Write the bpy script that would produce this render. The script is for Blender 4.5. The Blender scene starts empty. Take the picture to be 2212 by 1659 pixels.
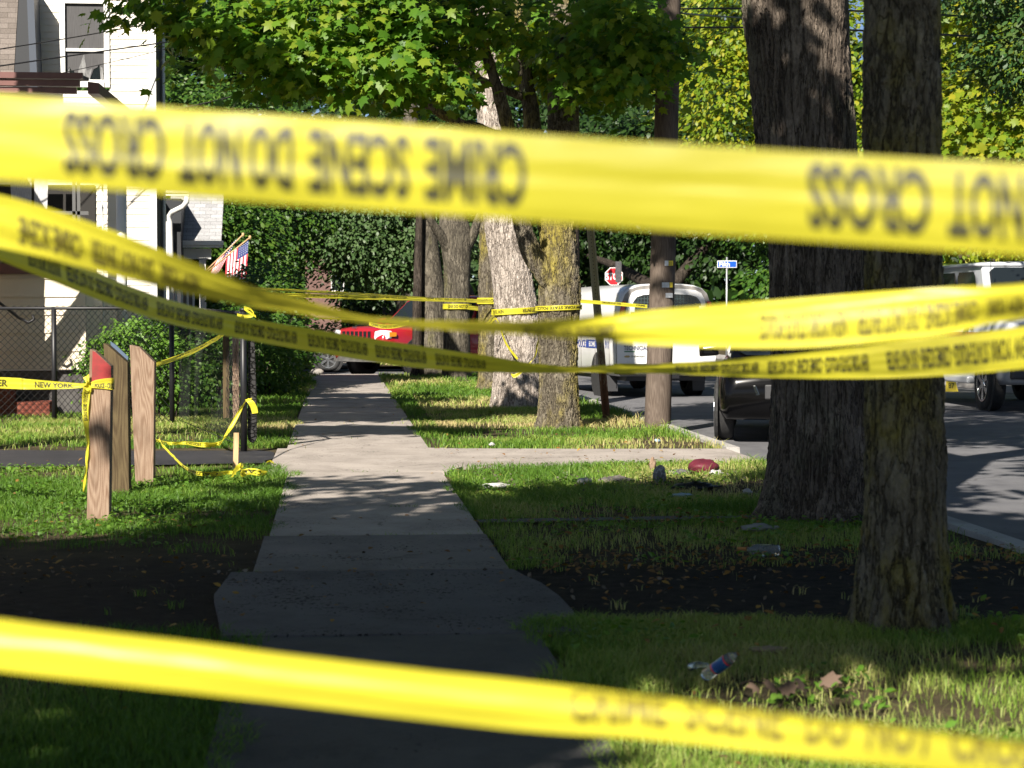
import bpy, bmesh, math, random
import numpy as np
from mathutils import Vector, Matrix, Quaternion
R = math.radians
random.seed(7); rng = np.random.default_rng(11)
scene = bpy.context.scene
C = scene.collection

# ------------------------------------------------------------------ camera
CAM_H, YAW, PITCH, FPX, W0, H0 = 1.45, 5.03, 2.008, 4320.0, 2212.0, 1659.0
cam_data = bpy.data.cameras.new('camera')
cam = bpy.data.objects.new('camera', cam_data); C.objects.link(cam)
cam.location = (0, 0, CAM_H)
cam.rotation_euler = (R(90 - PITCH), 0, R(-YAW))
cam_data.sensor_width = 36; cam_data.lens = FPX / W0 * 36
cam_data.clip_start = 0.05; cam_data.clip_end = 2000
cam_data.dof.use_dof = True; cam_data.dof.focus_distance = 23.0; cam_data.dof.aperture_fstop = 5.6
scene.camera = cam
# ------------------------------------------------------------------ world, sun, exposure
SUN_AZ, SUN_EL = 28.0, 36.0                       # degrees to the left of straight behind the camera
S = Vector((-math.sin(R(SUN_AZ))*math.cos(R(SUN_EL)), -math.cos(R(SUN_AZ))*math.cos(R(SUN_EL)), math.sin(R(SUN_EL))))
w = bpy.data.worlds.new('World'); scene.world = w; w.use_nodes = True
nt = w.node_tree
sky = nt.nodes.new('ShaderNodeTexSky'); sky.sky_type = 'NISHITA'; sky.sun_disc = False; sky.air_density = .55; sky.dust_density = .4
sky.sun_elevation = R(SUN_EL); sky.sun_rotation = R(180 + SUN_AZ)
nt.links.new(sky.outputs[0], nt.nodes['Background'].inputs[0])
nt.nodes['Background'].inputs[1].default_value = 0.05
sl = bpy.data.lights.new('sun', 'SUN'); sl.energy = 5.0; sl.angle = R(0.5); sl.color = (1.0, 0.93, 0.82)
so = bpy.data.objects.new('sun', sl); C.objects.link(so); so.rotation_euler = S.to_track_quat('Z', 'Y').to_euler()
so.location = (-20, -40, 40)
vs = scene.view_settings
vs.view_transform = 'Standard'; vs.look = 'None'; vs.exposure = 1.04; vs.gamma = 1.0
scene.cycles.use_denoising = True
scene.cycles.max_bounces = 8; scene.cycles.transparent_max_bounces = 8
scene.cycles.diffuse_bounces = 3; scene.cycles.glossy_bounces = 3; scene.cycles.transmission_bounces = 5
scene.cycles.caustics_reflective = False; scene.cycles.caustics_refractive = False

# ------------------------------------------------------------------ helpers: picture point -> place in the world
CR = Matrix.Rotation(R(-YAW), 3, 'Z') @ Matrix.Rotation(R(90 - PITCH), 3, 'X')
def Q(x, y, d):
    return Vector((0, 0, CAM_H)) + CR @ Vector(((x-W0/2)/FPX*d, -(y-H0/2)/FPX*d, -d))
def G(x, y, z=0.0):
    v = CR @ Vector(((x-W0/2)/FPX, -(y-H0/2)/FPX, -1))
    return Vector((0, 0, CAM_H)) + v*((z-CAM_H)/v.z)

# ------------------------------------------------------------------ helpers: materials
def newmat(name):
    m = bpy.data.materials.new(name); m.use_nodes = True
    return m, m.node_tree, m.node_tree.nodes['Principled BSDF']
def coords(nt, scale=(1, 1, 1), rot=(0, 0, 0)):
    tc = nt.nodes.new('ShaderNodeTexCoord'); mp = nt.nodes.new('ShaderNodeMapping')
    mp.inputs['Scale'].default_value = scale; mp.inputs['Rotation'].default_value = rot
    nt.links.new(tc.outputs['Object'], mp.inputs[0]); return mp.outputs[0]
def noise(nt, vec, scale, detail=5, rough=.55):
    n = nt.nodes.new('ShaderNodeTexNoise'); n.inputs['Scale'].default_value = scale
    n.inputs['Detail'].default_value = detail; n.inputs['Roughness'].default_value = rough
    nt.links.new(vec, n.inputs['Vector']); return n.outputs[0]
def ramp(nt, fac, stops):
    r = nt.nodes.new('ShaderNodeValToRGB'); cr = r.color_ramp
    while len(cr.elements) < len(stops): cr.elements.new(.5)
    for e, (p, c) in zip(cr.elements, stops):
        e.position = p; e.color = (*c, 1) if hasattr(c, '__len__') else (c, c, c, 1)
    nt.links.new(fac, r.inputs[0]); return r.outputs[0]
def mixc(nt, fac, a, b, mode='MIX'):
    m = nt.nodes.new('ShaderNodeMix'); m.data_type = 'RGBA'; m.blend_type = mode
    for sock, v in ((m.inputs[0], fac), (m.inputs[6], a), (m.inputs[7], b)):
        if hasattr(v, 'links'): nt.links.new(v, sock)
        elif isinstance(v, (int, float)): sock.default_value = v
        else: sock.default_value = (*v, 1)
    return m.outputs[2]
def math_(nt, op, a, b=0.0):
    m = nt.nodes.new('ShaderNodeMath'); m.operation = op
    for i, v in enumerate((a, b)):
        if hasattr(v, 'links'): nt.links.new(v, m.inputs[i])
        else: m.inputs[i].default_value = v
    return m.outputs[0]
def bump(nt, bs, h, strength, dist=.01):
    b = nt.nodes.new('ShaderNodeBump'); b.inputs['Strength'].default_value = strength; b.inputs['Distance'].default_value = dist
    nt.links.new(h, b.inputs['Height']); nt.links.new(b.outputs[0], bs.inputs['Normal'])
def simple(name, col, rough=.6, col2=None, ns=6, st=(1, 1, 1), lo=.4, hi=.65, bmp=0, bs_=None, bd=.01, metal=0, spec=.5, coat=0):
    m, nt, bs = newmat(name)
    bs.inputs['Roughness'].default_value = rough; bs.inputs['Metallic'].default_value = metal
    bs.inputs['Specular IOR Level'].default_value = spec; bs.inputs['Coat Weight'].default_value = coat
    bs.inputs['Base Color'].default_value = (*col, 1)
    if col2 or bmp:
        v = coords(nt, st); n = noise(nt, v, ns)
        if col2: nt.links.new(ramp(nt, n, [(lo, col), (hi, col2)]), bs.inputs['Base Color'])
        if bmp: bump(nt, bs, noise(nt, v, bs_ or ns*4), bmp, bd)
    return m
def leafmat(name, cols, trans=.35, rough=.45):
    """leaf colours picked per leaf, with light coming through the blade"""
    m, nt, bs = newmat(name)
    g = nt.nodes.new('ShaderNodeNewGeometry')
    k = len(cols)
    col = ramp(nt, g.outputs['Random Per Island'], [(i/max(1, k-1), c) for i, c in enumerate(cols)])
    nt.links.new(col, bs.inputs['Base Color']); bs.inputs['Roughness'].default_value = rough
    bs.inputs['Specular IOR Level'].default_value = .35
    t = nt.nodes.new('ShaderNodeBsdfTranslucent'); nt.links.new(mixc(nt, 1.0, col, (1.5, 1.35, .5), 'MULTIPLY'), t.inputs[0])
    mx = nt.nodes.new('ShaderNodeMixShader'); mx.inputs[0].default_value = trans
    nt.links.new(bs.outputs[0], mx.inputs[1]); nt.links.new(t.outputs[0], mx.inputs[2])
    nt.links.new(mx.outputs[0], nt.nodes['Material Output'].inputs[0]); return m
def barkmat(name, plate, plate2, furrow, lichen=None, lich=(.55, .68), sc=14, stretch=.22, depth=.012, disp=False, lscale=2.2):
    m, nt, bs = newmat(name)
    def crease(scale, sz, seed, wid):
        mp = coords(nt, (1, 1, sz)); va = nt.nodes.new('ShaderNodeVectorMath'); va.operation = 'ADD'; nt.links.new(mp, va.inputs[0]); va.inputs[1].default_value = (seed, seed*1.7, seed*.6)
        wn = nt.nodes.new('ShaderNodeTexNoise'); wn.inputs['Scale'].default_value = scale*1.6; wn.inputs['Detail'].default_value = 4
        nt.links.new(va.outputs[0], wn.inputs['Vector']); vb = nt.nodes.new('ShaderNodeVectorMath'); vb.operation = 'MULTIPLY_ADD'
        nt.links.new(wn.outputs[1], vb.inputs[0]); vb.inputs[1].default_value = (.55/scale,)*3; nt.links.new(va.outputs[0], vb.inputs[2])
        n = noise(nt, vb.outputs[0], scale, 3, .6)
        return ramp(nt, math_(nt, 'ABSOLUTE', math_(nt, 'SUBTRACT', n, .5)), [(0, 0.), (wid*.35, .35), (wid, 1.)])
    v = coords(nt, (1, 1, stretch))
    f1 = crease(sc, stretch, 0, .085); f2 = crease(sc*1.35, stretch*1.5, 4.3, .055)
    edge = math_(nt, 'MULTIPLY', f1, math_(nt, 'ADD', math_(nt, 'MULTIPLY', f2, .55), .45))
    fine = noise(nt, coords(nt, (1, 1, .5)), 60, 5, .65)
    big = noise(nt, coords(nt, (1, 1, .6)), 3.2, 4, .6)
    h = math_(nt, 'ADD', math_(nt, 'MULTIPLY', edge, math_(nt, 'ADD', math_(nt, 'MULTIPLY', big, 1.3), .15)), math_(nt, 'ADD', math_(nt, 'MULTIPLY', fine, .45), math_(nt, 'MULTIPLY', big, .9)))
    tone = ramp(nt, noise(nt, v, 9, 6), [(.35, plate), (.68, plate2)])
    pl = ramp(nt, noise(nt, coords(nt, (1, 1, .7)), 4.5, 6, .7), [(.54, 0.), (.62, .55)])
    tone = mixc(nt, pl, tone, tuple(x*1.45+.02 for x in plate2))
    if lichen:
        lm = ramp(nt, noise(nt, coords(nt, (1, 1, .5)), lscale, 6, .65), [(lich[0], 0.), (lich[1], 1.)])
        tone = mixc(nt, math_(nt, 'MULTIPLY', lm, .85), tone, lichen)
    tone = mixc(nt, ramp(nt, fine, [(.3, .45), (.6, 0.)]), tone, furrow)
    col = mixc(nt, math_(nt, 'MULTIPLY', ramp(nt, edge, [(0.05, 1.), (.55, 0.)]), .85), tone, furrow)
    nt.links.new(col, bs.inputs['Base Color']); bs.inputs['Roughness'].default_value = .9; bs.inputs['Specular IOR Level'].default_value = .15
    if disp:
        dn = nt.nodes.new('ShaderNodeDisplacement'); dn.inputs['Scale'].default_value = depth; dn.inputs['Midlevel'].default_value = .9
        nt.links.new(h, dn.inputs['Height']); nt.links.new(dn.outputs[0], nt.nodes['Material Output'].inputs['Displacement'])
        m.displacement_method = 'BOTH'
    else:
        bump(nt, bs, h, .9, depth)
    return m

MT = {}
# yellow plastic tape: light passes through it
def tapemat(name, col):
    m, nt, bs = newmat(name)
    v = coords(nt, (1, 1, 1))
    c = ramp(nt, noise(nt, v, 3, 3), [(.3, tuple(x*.93 for x in col)), (.7, col)])
    nt.links.new(c, bs.inputs['Base Color']); bs.inputs['Roughness'].default_value = .38; bs.inputs['Specular IOR Level'].default_value = .45
    bump(nt, bs, noise(nt, coords(nt, (1.5, 1.5, 14)), 3, 2), .22, .012)
    t = nt.nodes.new('ShaderNodeBsdfTranslucent'); nt.links.new(c, t.inputs[0])
    mx = nt.nodes.new('ShaderNodeMixShader'); mx.inputs[0].default_value = .42
    nt.links.new(bs.outputs[0], mx.inputs[1]); nt.links.new(t.outputs[0], mx.inputs[2])
    nt.links.new(mx.outputs[0], nt.nodes['Material Output'].inputs[0]); return m
MT['tape'] = tapemat('yellow_plastic', (.88, .80, .06))
MT['ink'] = simple('black_ink', (.045, .042, .008), .5)
MT['faded'] = simple('faded_ink', (.22, .18, .02), .5); MT['worn'] = simple('worn_ink', (.14, .12, .018), .5)
MT['black'] = simple('black_metal', (.012, .012, .014), .45)
MT['rubber'] = simple('rubber', (.018, .018, .019), .8, (.03, .03, .03), 20)
MT['glassdark'] = simple('dark_glass', (.012, .016, .018), .06, spec=.8)
MT['white'] = simple('white_paint', (.78, .77, .74), .5, (.66, .65, .61), 3, lo=.5, hi=.8)
MT['vanwhite'] = simple('van_white', (.80, .80, .80), .22, (.72, .72, .71), 1.5, coat=.4)
MT['vangrey'] = simple('van_grey', (.22, .21, .20), .5, (.30, .28, .26), 12)
MT['plasticgrey'] = simple('bumper_plastic', (.035, .035, .038), .6)
MT['redpaint'] = simple('red_car_paint', (.36, .012, .022), .22, coat=.7)
MT['blackpaint'] = simple('black_car_paint', (.0025, .0025, .003), .16, spec=.2)
MT['silverpaint'] = simple('silver_car_paint', (.48, .50, .53), .28, coat=.6)
MT['chrome'] = simple('alloy', (.72, .73, .75), .25, metal=1)
MT['redlens'] = simple('red_lens', (.55, .02, .03), .2, coat=.5)
MT['lamplens'] = simple('clear_lens', (.75, .76, .78), .12, spec=.9)
MT['amber'] = simple('amber_lens', (.7, .25, .02), .3)
MT['blue'] = simple('blue_vinyl', (.03, .07, .32), .4)
MT['signblue'] = simple('sign_blue', (.01, .09, .52), .4)
MT['signred'] = simple('sign_red', (.62, .02, .03), .4)
MT['signwhite'] = simple('sign_white', (.85, .85, .85), .45)
MT['stripered'] = simple('red_stripe', (.30, .05, .04), .35)
MT['galv'] = simple('galvanised_steel', (.42, .43, .44), .4, (.55, .56, .57), 30, metal=.6)

# ------------------------------------------------------------------ helpers: objects
def setp(o, label=None, cat=None, group=None, kind=None):
    if label: o['label'] = label
    if cat: o['category'] = cat
    if group: o['group'] = group
    if kind: o['kind'] = kind
    return o
def thing(name, label, cat, loc=(0, 0, 0), rz=0.0, group=None):
    o = bpy.data.objects.new(name, None); C.objects.link(o); o.empty_display_size = .2
    o.location = loc; o.rotation_euler = (0, 0, rz)
    return setp(o, label, cat, group)
class MB:
    def __init__(s): s.v = []; s.f = []
    def add(s, vs, fs):
        b = len(s.v); s.v += [tuple(v) for v in vs]; s.f += [tuple(i+b for i in f) for f in fs]; return s
    def quad(s, a, b, c, d): return s.add([a, b, c, d], [(0, 1, 2, 3)])
    def box(s, c, size, rz=0.0, M=None):
        hx, hy, hz = (x/2 for x in size)
        M = M or (Matrix.Translation(c) @ Matrix.Rotation(rz, 4, 'Z'))
        vs = [M @ Vector((x, y, z)) for z in (-hz, hz) for x, y in ((-hx, -hy), (hx, -hy), (hx, hy), (-hx, hy))]
        return s.add(vs, [(3, 2, 1, 0), (4, 5, 6, 7), (0, 1, 5, 4), (1, 2, 6, 5), (2, 3, 7, 6), (3, 0, 4, 7)])
    def prism(s, poly, off):
        n = len(poly); off = Vector(off); p = [Vector(a) for a in poly]
        return s.add(p + [a+off for a in p], [tuple(range(n))[::-1], tuple(range(n, 2*n))] + [(i, (i+1) % n, n+(i+1) % n, n+i) for i in range(n)])
    def tube(s, pts, rad, seg=8, cap=True):
        pts = [Vector(p) for p in pts]; n = len(pts)
        if not hasattr(rad, '__len__'): rad = [rad]*n
        up = Vector((0, 0, 1)); b0 = len(s.v); prev = None
        for i, p in enumerate(pts):
            t = (pts[min(i+1, n-1)] - pts[max(i-1, 0)]).normalized()
            if prev is None:
                a = t.cross(up if abs(t.z) < .9 else Vector((1, 0, 0))).normalized()
            else:
                a = (prev - t*prev.dot(t)).normalized()
            prev = a; b = t.cross(a)
            for k in range(seg):
                th = 2*math.pi*k/seg; s.v.append(tuple(p + (a*math.cos(th) + b*math.sin(th))*rad[i]))
        for i in range(n-1):
            for k in range(seg):
                k2 = (k+1) % seg; s.f.append((b0+i*seg+k, b0+i*seg+k2, b0+(i+1)*seg+k2, b0+(i+1)*seg+k))
        if cap:
            s.f.append(tuple(b0+k for k in range(seg))[::-1]); s.f.append(tuple(b0+(n-1)*seg+k for k in range(seg)))
        return s
    def lathe(s, prof, M, seg=24):
        b0 = len(s.v)
        for r, z in prof:
            for k in range(seg):
                th = 2*math.pi*k/seg; s.v.append(tuple(M @ Vector((r*math.cos(th), r*math.sin(th), z))))
        for i in range(len(prof)-1):
            for k in range(seg):
                k2 = (k+1) % seg; s.f.append((b0+i*seg+k, b0+i*seg+k2, b0+(i+1)*seg+k2, b0+(i+1)*seg+k))
        return s
    def grid(s, P):
        n, m = len(P), len(P[0]); b0 = len(s.v)
        for r in P: s.v += [tuple(p) for p in r]
        for i in range(n-1):
            for j in range(m-1): s.f.append((b0+i*m+j, b0+i*m+j+1, b0+(i+1)*m+j+1, b0+(i+1)*m+j))
        return s
    def loft(s, secs, caps=True):
        m = len(secs[0]); b0 = len(s.v)
        for r in secs: s.v += [tuple(p) for p in r]
        for i in range(len(secs)-1):
            for j in range(m): s.f.append((b0+i*m+j, b0+i*m+(j+1) % m, b0+(i+1)*m+(j+1) % m, b0+(i+1)*m+j))
        if caps: s.f.append(tuple(b0+j for j in range(m))[::-1]); s.f.append(tuple(b0+(len(secs)-1)*m+j for j in range(m)))
        return s
    def build(s, name, mat, parent=None, local=False, smooth=False, bevel=0.0, fixn=True):
        me = bpy.data.meshes.new(name); me.from_pydata(s.v, [], s.f); me.materials.append(mat)
        if fixn:
            bm = bmesh.new(); bm.from_mesh(me); bmesh.ops.recalc_face_normals(bm, faces=bm.faces); bm.to_mesh(me); bm.free()
        return finish(name, me, parent, local, smooth, bevel)
def finish(name, me, parent=None, local=False, smooth=False, bevel=0.0):
    if smooth: me.shade_smooth()
    o = bpy.data.objects.new(name, me); C.objects.link(o)
    if parent:
        o.parent = parent
        if not local:
            q = parent; M = Matrix.Identity(4)
            while q:
                if q.type == 'EMPTY': M = Matrix.Translation(q.location); break
                q = q.parent
            if parent.type == 'EMPTY': o.matrix_parent_inverse = M.inverted()
    if bevel:
        b = o.modifiers.new('bevel', 'BEVEL'); b.width = bevel; b.segments = 2; b.limit_method = 'ANGLE'
    return o
def npmesh(name, V, F, mat, parent=None, smooth=False, attr=None):
    me = bpy.data.meshes.new(name); V = np.asarray(V, np.float32); F = np.asarray(F, np.int32)
    me.vertices.add(len(V)); me.vertices.foreach_set('co', V.ravel())
    k = F.shape[1]; me.loops.add(F.size); me.loops.foreach_set('vertex_index', F.ravel())
    me.polygons.add(len(F)); me.polygons.foreach_set('loop_start', np.arange(0, F.size, k, dtype=np.int32))
    me.update(calc_edges=True)
    if attr is not None:
        a = me.attributes.new('tint', 'FLOAT', 'POINT'); a.data.foreach_set('value', np.asarray(attr, np.float32))
    me.materials.append(mat)
    return finish(name, me, parent, False, smooth)
def struct(name, mb, mat, **k): return setp(mb.build(name, mat, **k), kind='structure')

_font = {}
def text_geo(s, bold=.012):
    """flat letter outlines, cap height 1"""
    if s in _font: return _font[s]
    cu = bpy.data.curves.new('t', 'FONT'); cu.body = s; cu.size = 1.0; cu.offset = bold; cu.resolution_u = 3
    o = bpy.data.objects.new('t', cu); C.objects.link(o)
    me = o.evaluated_get(bpy.context.evaluated_depsgraph_get()).to_mesh()
    V = np.array([v.co[:2] for v in me.vertices], float).reshape(-1, 2); F = [tuple(p.vertices) for p in me.polygons]
    o.to_mesh_clear(); bpy.data.objects.remove(o); bpy.data.curves.remove(cu)
    V[:, 0] -= V[:, 0].min(); V /= .72
    _font[s] = (V, F); return V, F
def dense_text(s):
    V, F = text_geo(s, .032); bm = bmesh.new()
    vs_ = [bm.verts.new((a, b, 0)) for a, b in V]
    for f in F:
        try: bm.faces.new([vs_[i] for i in f])
        except ValueError: pass
    y0, y1, x0, x1 = V[:, 1].min(), V[:, 1].max(), V[:, 0].min(), V[:, 0].max()
    for k in range(1, 10): bmesh.ops.bisect_plane(bm, geom=bm.verts[:]+bm.edges[:]+bm.faces[:], plane_co=(0, y0+(y1-y0)*k/10, 0), plane_no=(0, 1, 0))
    k = x0+.3
    while k < x1: bmesh.ops.bisect_plane(bm, geom=bm.verts[:]+bm.edges[:]+bm.faces[:], plane_co=(k, 0, 0), plane_no=(1, 0, 0)); k += .3
    bm.verts.index_update(); out = (np.array([v.co[:2] for v in bm.verts]), [tuple(v.index for v in f.verts) for f in bm.faces]); bm.free()
    return out
def letters(name, s, origin, xdir, ydir, h, mat, parent, local=False, xs=.75, centre=False, bold=.012):
    V, F = text_geo(s, bold); o = Vector(origin); xd = Vector(xdir).normalized(); yd = Vector(ydir).normalized()
    off = -V[:, 0].max()*h*xs/2 if centre else 0
    mb = MB(); mb.add([o + xd*(a*h*xs+off) + yd*(b*h) for a, b in V], F)
    return mb.build(name, mat, parent, local)

# ------------------------------------------------------------------ noise for geometry
def vnoise(x, y, seed=0):
    def hsh(i, j): 
        n = np.sin(i*127.1 + j*311.7 + seed*74.7)*43758.5453
        return n - np.floor(n)
    xi, yi = np.floor(x), np.floor(y); fx, fy = x-xi, y-yi
    fx = fx*fx*(3-2*fx); fy = fy*fy*(3-2*fy)
    return (hsh(xi, yi)*(1-fx)+hsh(xi+1, yi)*fx)*(1-fy) + (hsh(xi, yi+1)*(1-fx)+hsh(xi+1, yi+1)*fx)*fy
def fbm(x, y, seed=0, o=4):
    s = 0; a = .5
    for k in range(o): s = s + a*vnoise(x*2**k, y*2**k, seed+k); a *= .5
    return s/(1-.5**o)

# ================================================================== SETTING: ground, road, walks
def concrete(name, a, b, speck=(.05, .045, .04), specks=.62, rough=.9):
    m, nt, bs = newmat(name); v = coords(nt)
    c = ramp(nt, noise(nt, v, 1.3, 8, .62), [(.32, a), (.7, b)])
    c = mixc(nt, ramp(nt, noise(nt, v, 60, 3, .6), [(.3, .0), (.75, .35)]), c, tuple(x*1.25 for x in b))
    sp = noise(nt, coords(nt, (1, .55, 1)), 38, 3, .7)
    sp2 = noise(nt, v, 2.1, 3)
    k = math_(nt, 'ADD', sp, math_(nt, 'MULTIPLY', math_(nt, 'SUBTRACT', sp2, .5), .5))
    c = mixc(nt, ramp(nt, k, [(specks, 0.), (specks+.04, 1.)]), c, speck)
    cr = nt.nodes.new('ShaderNodeTexVoronoi'); cr.feature = 'DISTANCE_TO_EDGE'; cr.inputs['Scale'].default_value = .42
    va = nt.nodes.new('ShaderNodeVectorMath'); va.operation = 'MULTIPLY_ADD'
    wn = nt.nodes.new('ShaderNodeTexNoise'); wn.inputs['Scale'].default_value = 3; wn.inputs['Detail'].default_value = 8; wn.inputs['Roughness'].default_value = .65
    nt.links.new(v, wn.inputs['Vector']); nt.links.new(wn.outputs[1], va.inputs[0]); va.inputs[1].default_value = (.4, .4, .4)
    nt.links.new(v, va.inputs[2]); nt.links.new(va.outputs[0], cr.inputs['Vector'])
    cm = math_(nt, 'MULTIPLY', ramp(nt, cr.outputs['Distance'], [(.0, .7), (.007, 0.)]), ramp(nt, noise(nt, v, .8, 3), [(.52, 0.), (.6, 1.)]))
    c = mixc(nt, cm, c, speck)
    st_ = ramp(nt, noise(nt, coords(nt, (1, .6, 1)), 2.4, 7, .7), [(.5, 0.), (.68, .45)]); c = mixc(nt, st_, c, tuple(x*.55 for x in a))
    nt.links.new(c, bs.inputs['Base Color']); bs.inputs['Roughness'].default_value = rough; bs.inputs['Specular IOR Level'].default_value = .2
    bump(nt, bs, noise(nt, v, 90, 4, .7), .35, .006); return m
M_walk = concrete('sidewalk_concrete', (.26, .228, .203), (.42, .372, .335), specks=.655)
M_slab = concrete('shaded_littered_concrete', (.085, .082, .086), (.135, .13, .134), (.012, .011, .010), .60)  # base tone lowered to carry canopy shade; the specks are litter
M_near = concrete('shaded_old_concrete', (.07, .068, .067), (.115, .11, .107), (.03, .028, .026), .70)  # old concrete, darkened further in its colour to stand in for shade
M_road = concrete('road_asphalt', (.115, .115, .125), (.17, .168, .175), (.05, .05, .052), .72, .8)
M_drive = concrete('fresh_asphalt', (.022, .022, .026), (.045, .044, .05), (.10, .095, .09), .74, .7)
M_dirt = concrete('dark_gritty_asphalt', (.013, .0115, .010), (.034, .029, .025), (.075, .06, .042), .64, .95)
def soilmat():
    m, nt, bs = newmat('soil'); v = coords(nt); bs.inputs['Roughness'].default_value = .95; bs.inputs['Specular IOR Level'].default_value = .1
    base = ramp(nt, noise(nt, v, 3.5, 6), [(.35, (.05, .042, .024)), (.7, (.115, .09, .052))])
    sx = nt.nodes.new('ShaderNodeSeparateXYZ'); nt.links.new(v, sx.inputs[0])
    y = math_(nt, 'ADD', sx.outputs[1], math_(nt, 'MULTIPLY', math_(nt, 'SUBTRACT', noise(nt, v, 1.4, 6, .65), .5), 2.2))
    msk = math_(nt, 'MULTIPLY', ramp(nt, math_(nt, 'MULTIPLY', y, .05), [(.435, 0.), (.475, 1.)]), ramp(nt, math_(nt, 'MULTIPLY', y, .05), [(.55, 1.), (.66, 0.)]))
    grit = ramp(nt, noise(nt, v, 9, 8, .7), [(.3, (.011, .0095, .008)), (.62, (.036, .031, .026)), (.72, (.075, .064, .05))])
    nt.links.new(mixc(nt, msk, base, grit), bs.inputs['Base Color']); bump(nt, bs, noise(nt, v, 30, 6, .7), .8, .025); return m
M_soil = soilmat()
M_far = simple('ground_far', (.05, .07, .02), .95, (.09, .09, .04), .6, spec=.1)

struct('ground', MB().quad((-500, -200, -.14), (500, -200, -.14), (500, 900, -.14), (-500, 900, -.14)), M_far)
def sheet(name, x0, x1, y0, y1, z, mat, nx=2, ny=2, amp=0.0, seed=3):
    xs = np.linspace(x0, x1, nx); ys = np.linspace(y0, y1, ny)
    P = [[(x, y, z + amp*(float(fbm(np.array(x*.9), np.array(y*.9), seed))-.5)) for x in xs] for y in ys]
    return struct(name, MB().grid(P), mat, smooth=True)
sheet('road', 4.3, 13.2, -12, 190, -.10, M_road)
sheet('cross_street', -2.2, 60, 47.2, 56, -.096, M_road)
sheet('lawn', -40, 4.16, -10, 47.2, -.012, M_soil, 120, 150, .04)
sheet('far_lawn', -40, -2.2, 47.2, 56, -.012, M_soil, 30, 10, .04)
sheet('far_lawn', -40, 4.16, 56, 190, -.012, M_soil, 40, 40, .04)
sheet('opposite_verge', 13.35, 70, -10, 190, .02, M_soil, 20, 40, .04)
cu = MB()
for a, b, top in ((-12, 8.6, .03), (8.6, 11.8, -.055), (11.8, 18.2, .03), (18.2, 19.0, .03), (19.0, 21.0, -.05), (21.0, 47.1, .03), (56.1, 160, .03)):
    cu.prism([(4.14, a, -.135), (4.30, a, -.135), (4.285, a, top), (4.14, a, top)], (0, b-a-.004, 0))
cu.prism([(13.2, -12, -.135), (13.35, -12, -.135), (13.35, -12, .03), (13.215, -12, .03)], (0, 170, 0))
struct('curb', cu, concrete('kerb_stone', (.33, .31, .29), (.45, .43, .41), specks=.7))

walk = MB(); rr = random.Random(4)
def slab(mb, p, z=.026, th=.09, tilt=.006):
    zs = [z + rr.uniform(-tilt, tilt) for _ in p]; n = len(p)
    mb.add([(x, y, zs[i]) for i, (x, y) in enumerate(p)] + [(x, y, z-th) for x, y in p],
           [tuple(range(n))] + [(i, i+n, (i+1) % n+n, (i+1) % n) for i in range(n)])
def rect(a, b, l=-.5, r=.96, g=.010): return [(l, a+g), (r, a+g), (r, b-g), (l, b-g)]
nearw = MB()
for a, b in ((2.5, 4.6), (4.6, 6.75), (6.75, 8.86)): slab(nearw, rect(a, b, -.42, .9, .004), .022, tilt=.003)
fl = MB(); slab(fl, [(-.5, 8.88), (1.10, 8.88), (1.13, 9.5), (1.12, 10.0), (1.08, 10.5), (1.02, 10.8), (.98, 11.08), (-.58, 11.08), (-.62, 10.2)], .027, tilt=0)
mid = MB(); slab(mid, rect(11.1, 12.86, -.46), tilt=.003); struct('sidewalk', mid, concrete('shade_toned_concrete', (.135, .125, .118), (.22, .20, .188), (.03, .027, .024), .62))  # slab toned darker than its neighbours as painted shade
for a, b in ((12.87, 14.75), (14.75, 16.5), (16.5, 18.05)): slab(walk, rect(a, b, -.43, .95))
slab(walk, [(-.62, 18.06), (1.0, 18.06), (1.168, 18.6), (1.168, 21.25), (.98, 21.3), (-.62, 21.3)], .024, tilt=.002)
y = 21.32
while y < 46.5: slab(walk, rect(y, y+1.55, -.52, .98)); y += 1.55
y = 56.2
while y < 100: slab(walk, rect(y, y+1.6, -.52, .98)); y += 1.6
slab(walk, [(1.17, 18.6), (2.5, 18.95), (4.13, 19.25), (4.13, 20.95), (2.6, 21.0), (1.17, 21.25)], .02, tilt=.003)
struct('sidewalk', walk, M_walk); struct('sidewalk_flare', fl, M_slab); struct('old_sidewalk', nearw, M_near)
def patch(name, poly, z, mat):
    # ragged-edged sheet
    out = []
    for i, p in enumerate(poly):
        q = poly[(i+1) % len(poly)]; L = math.dist(p, q); n = max(1, int(L/.25))
        for k in range(n):
            t = k/n; out.append((p[0]+(q[0]-p[0])*t + rr.uniform(-.05, .05), p[1]+(q[1]-p[1])*t + rr.uniform(-.06, .06), z))
    return struct(name, MB().add(out, [tuple(range(len(out)))]), mat, fixn=False)
patch('driveway', [(-30, 18.9), (-3.5, 19.0), (-.66, 19.5), (-.66, 21.2), (-3.5, 21.6), (-30, 21.9)], .006, M_drive)
patch('buried_walk', [(1.0, 13.75), (2.4, 13.8), (3.6, 13.95), (3.6, 14.12), (2.4, 13.98), (1.0, 13.93)], .016, M_slab)

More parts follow.
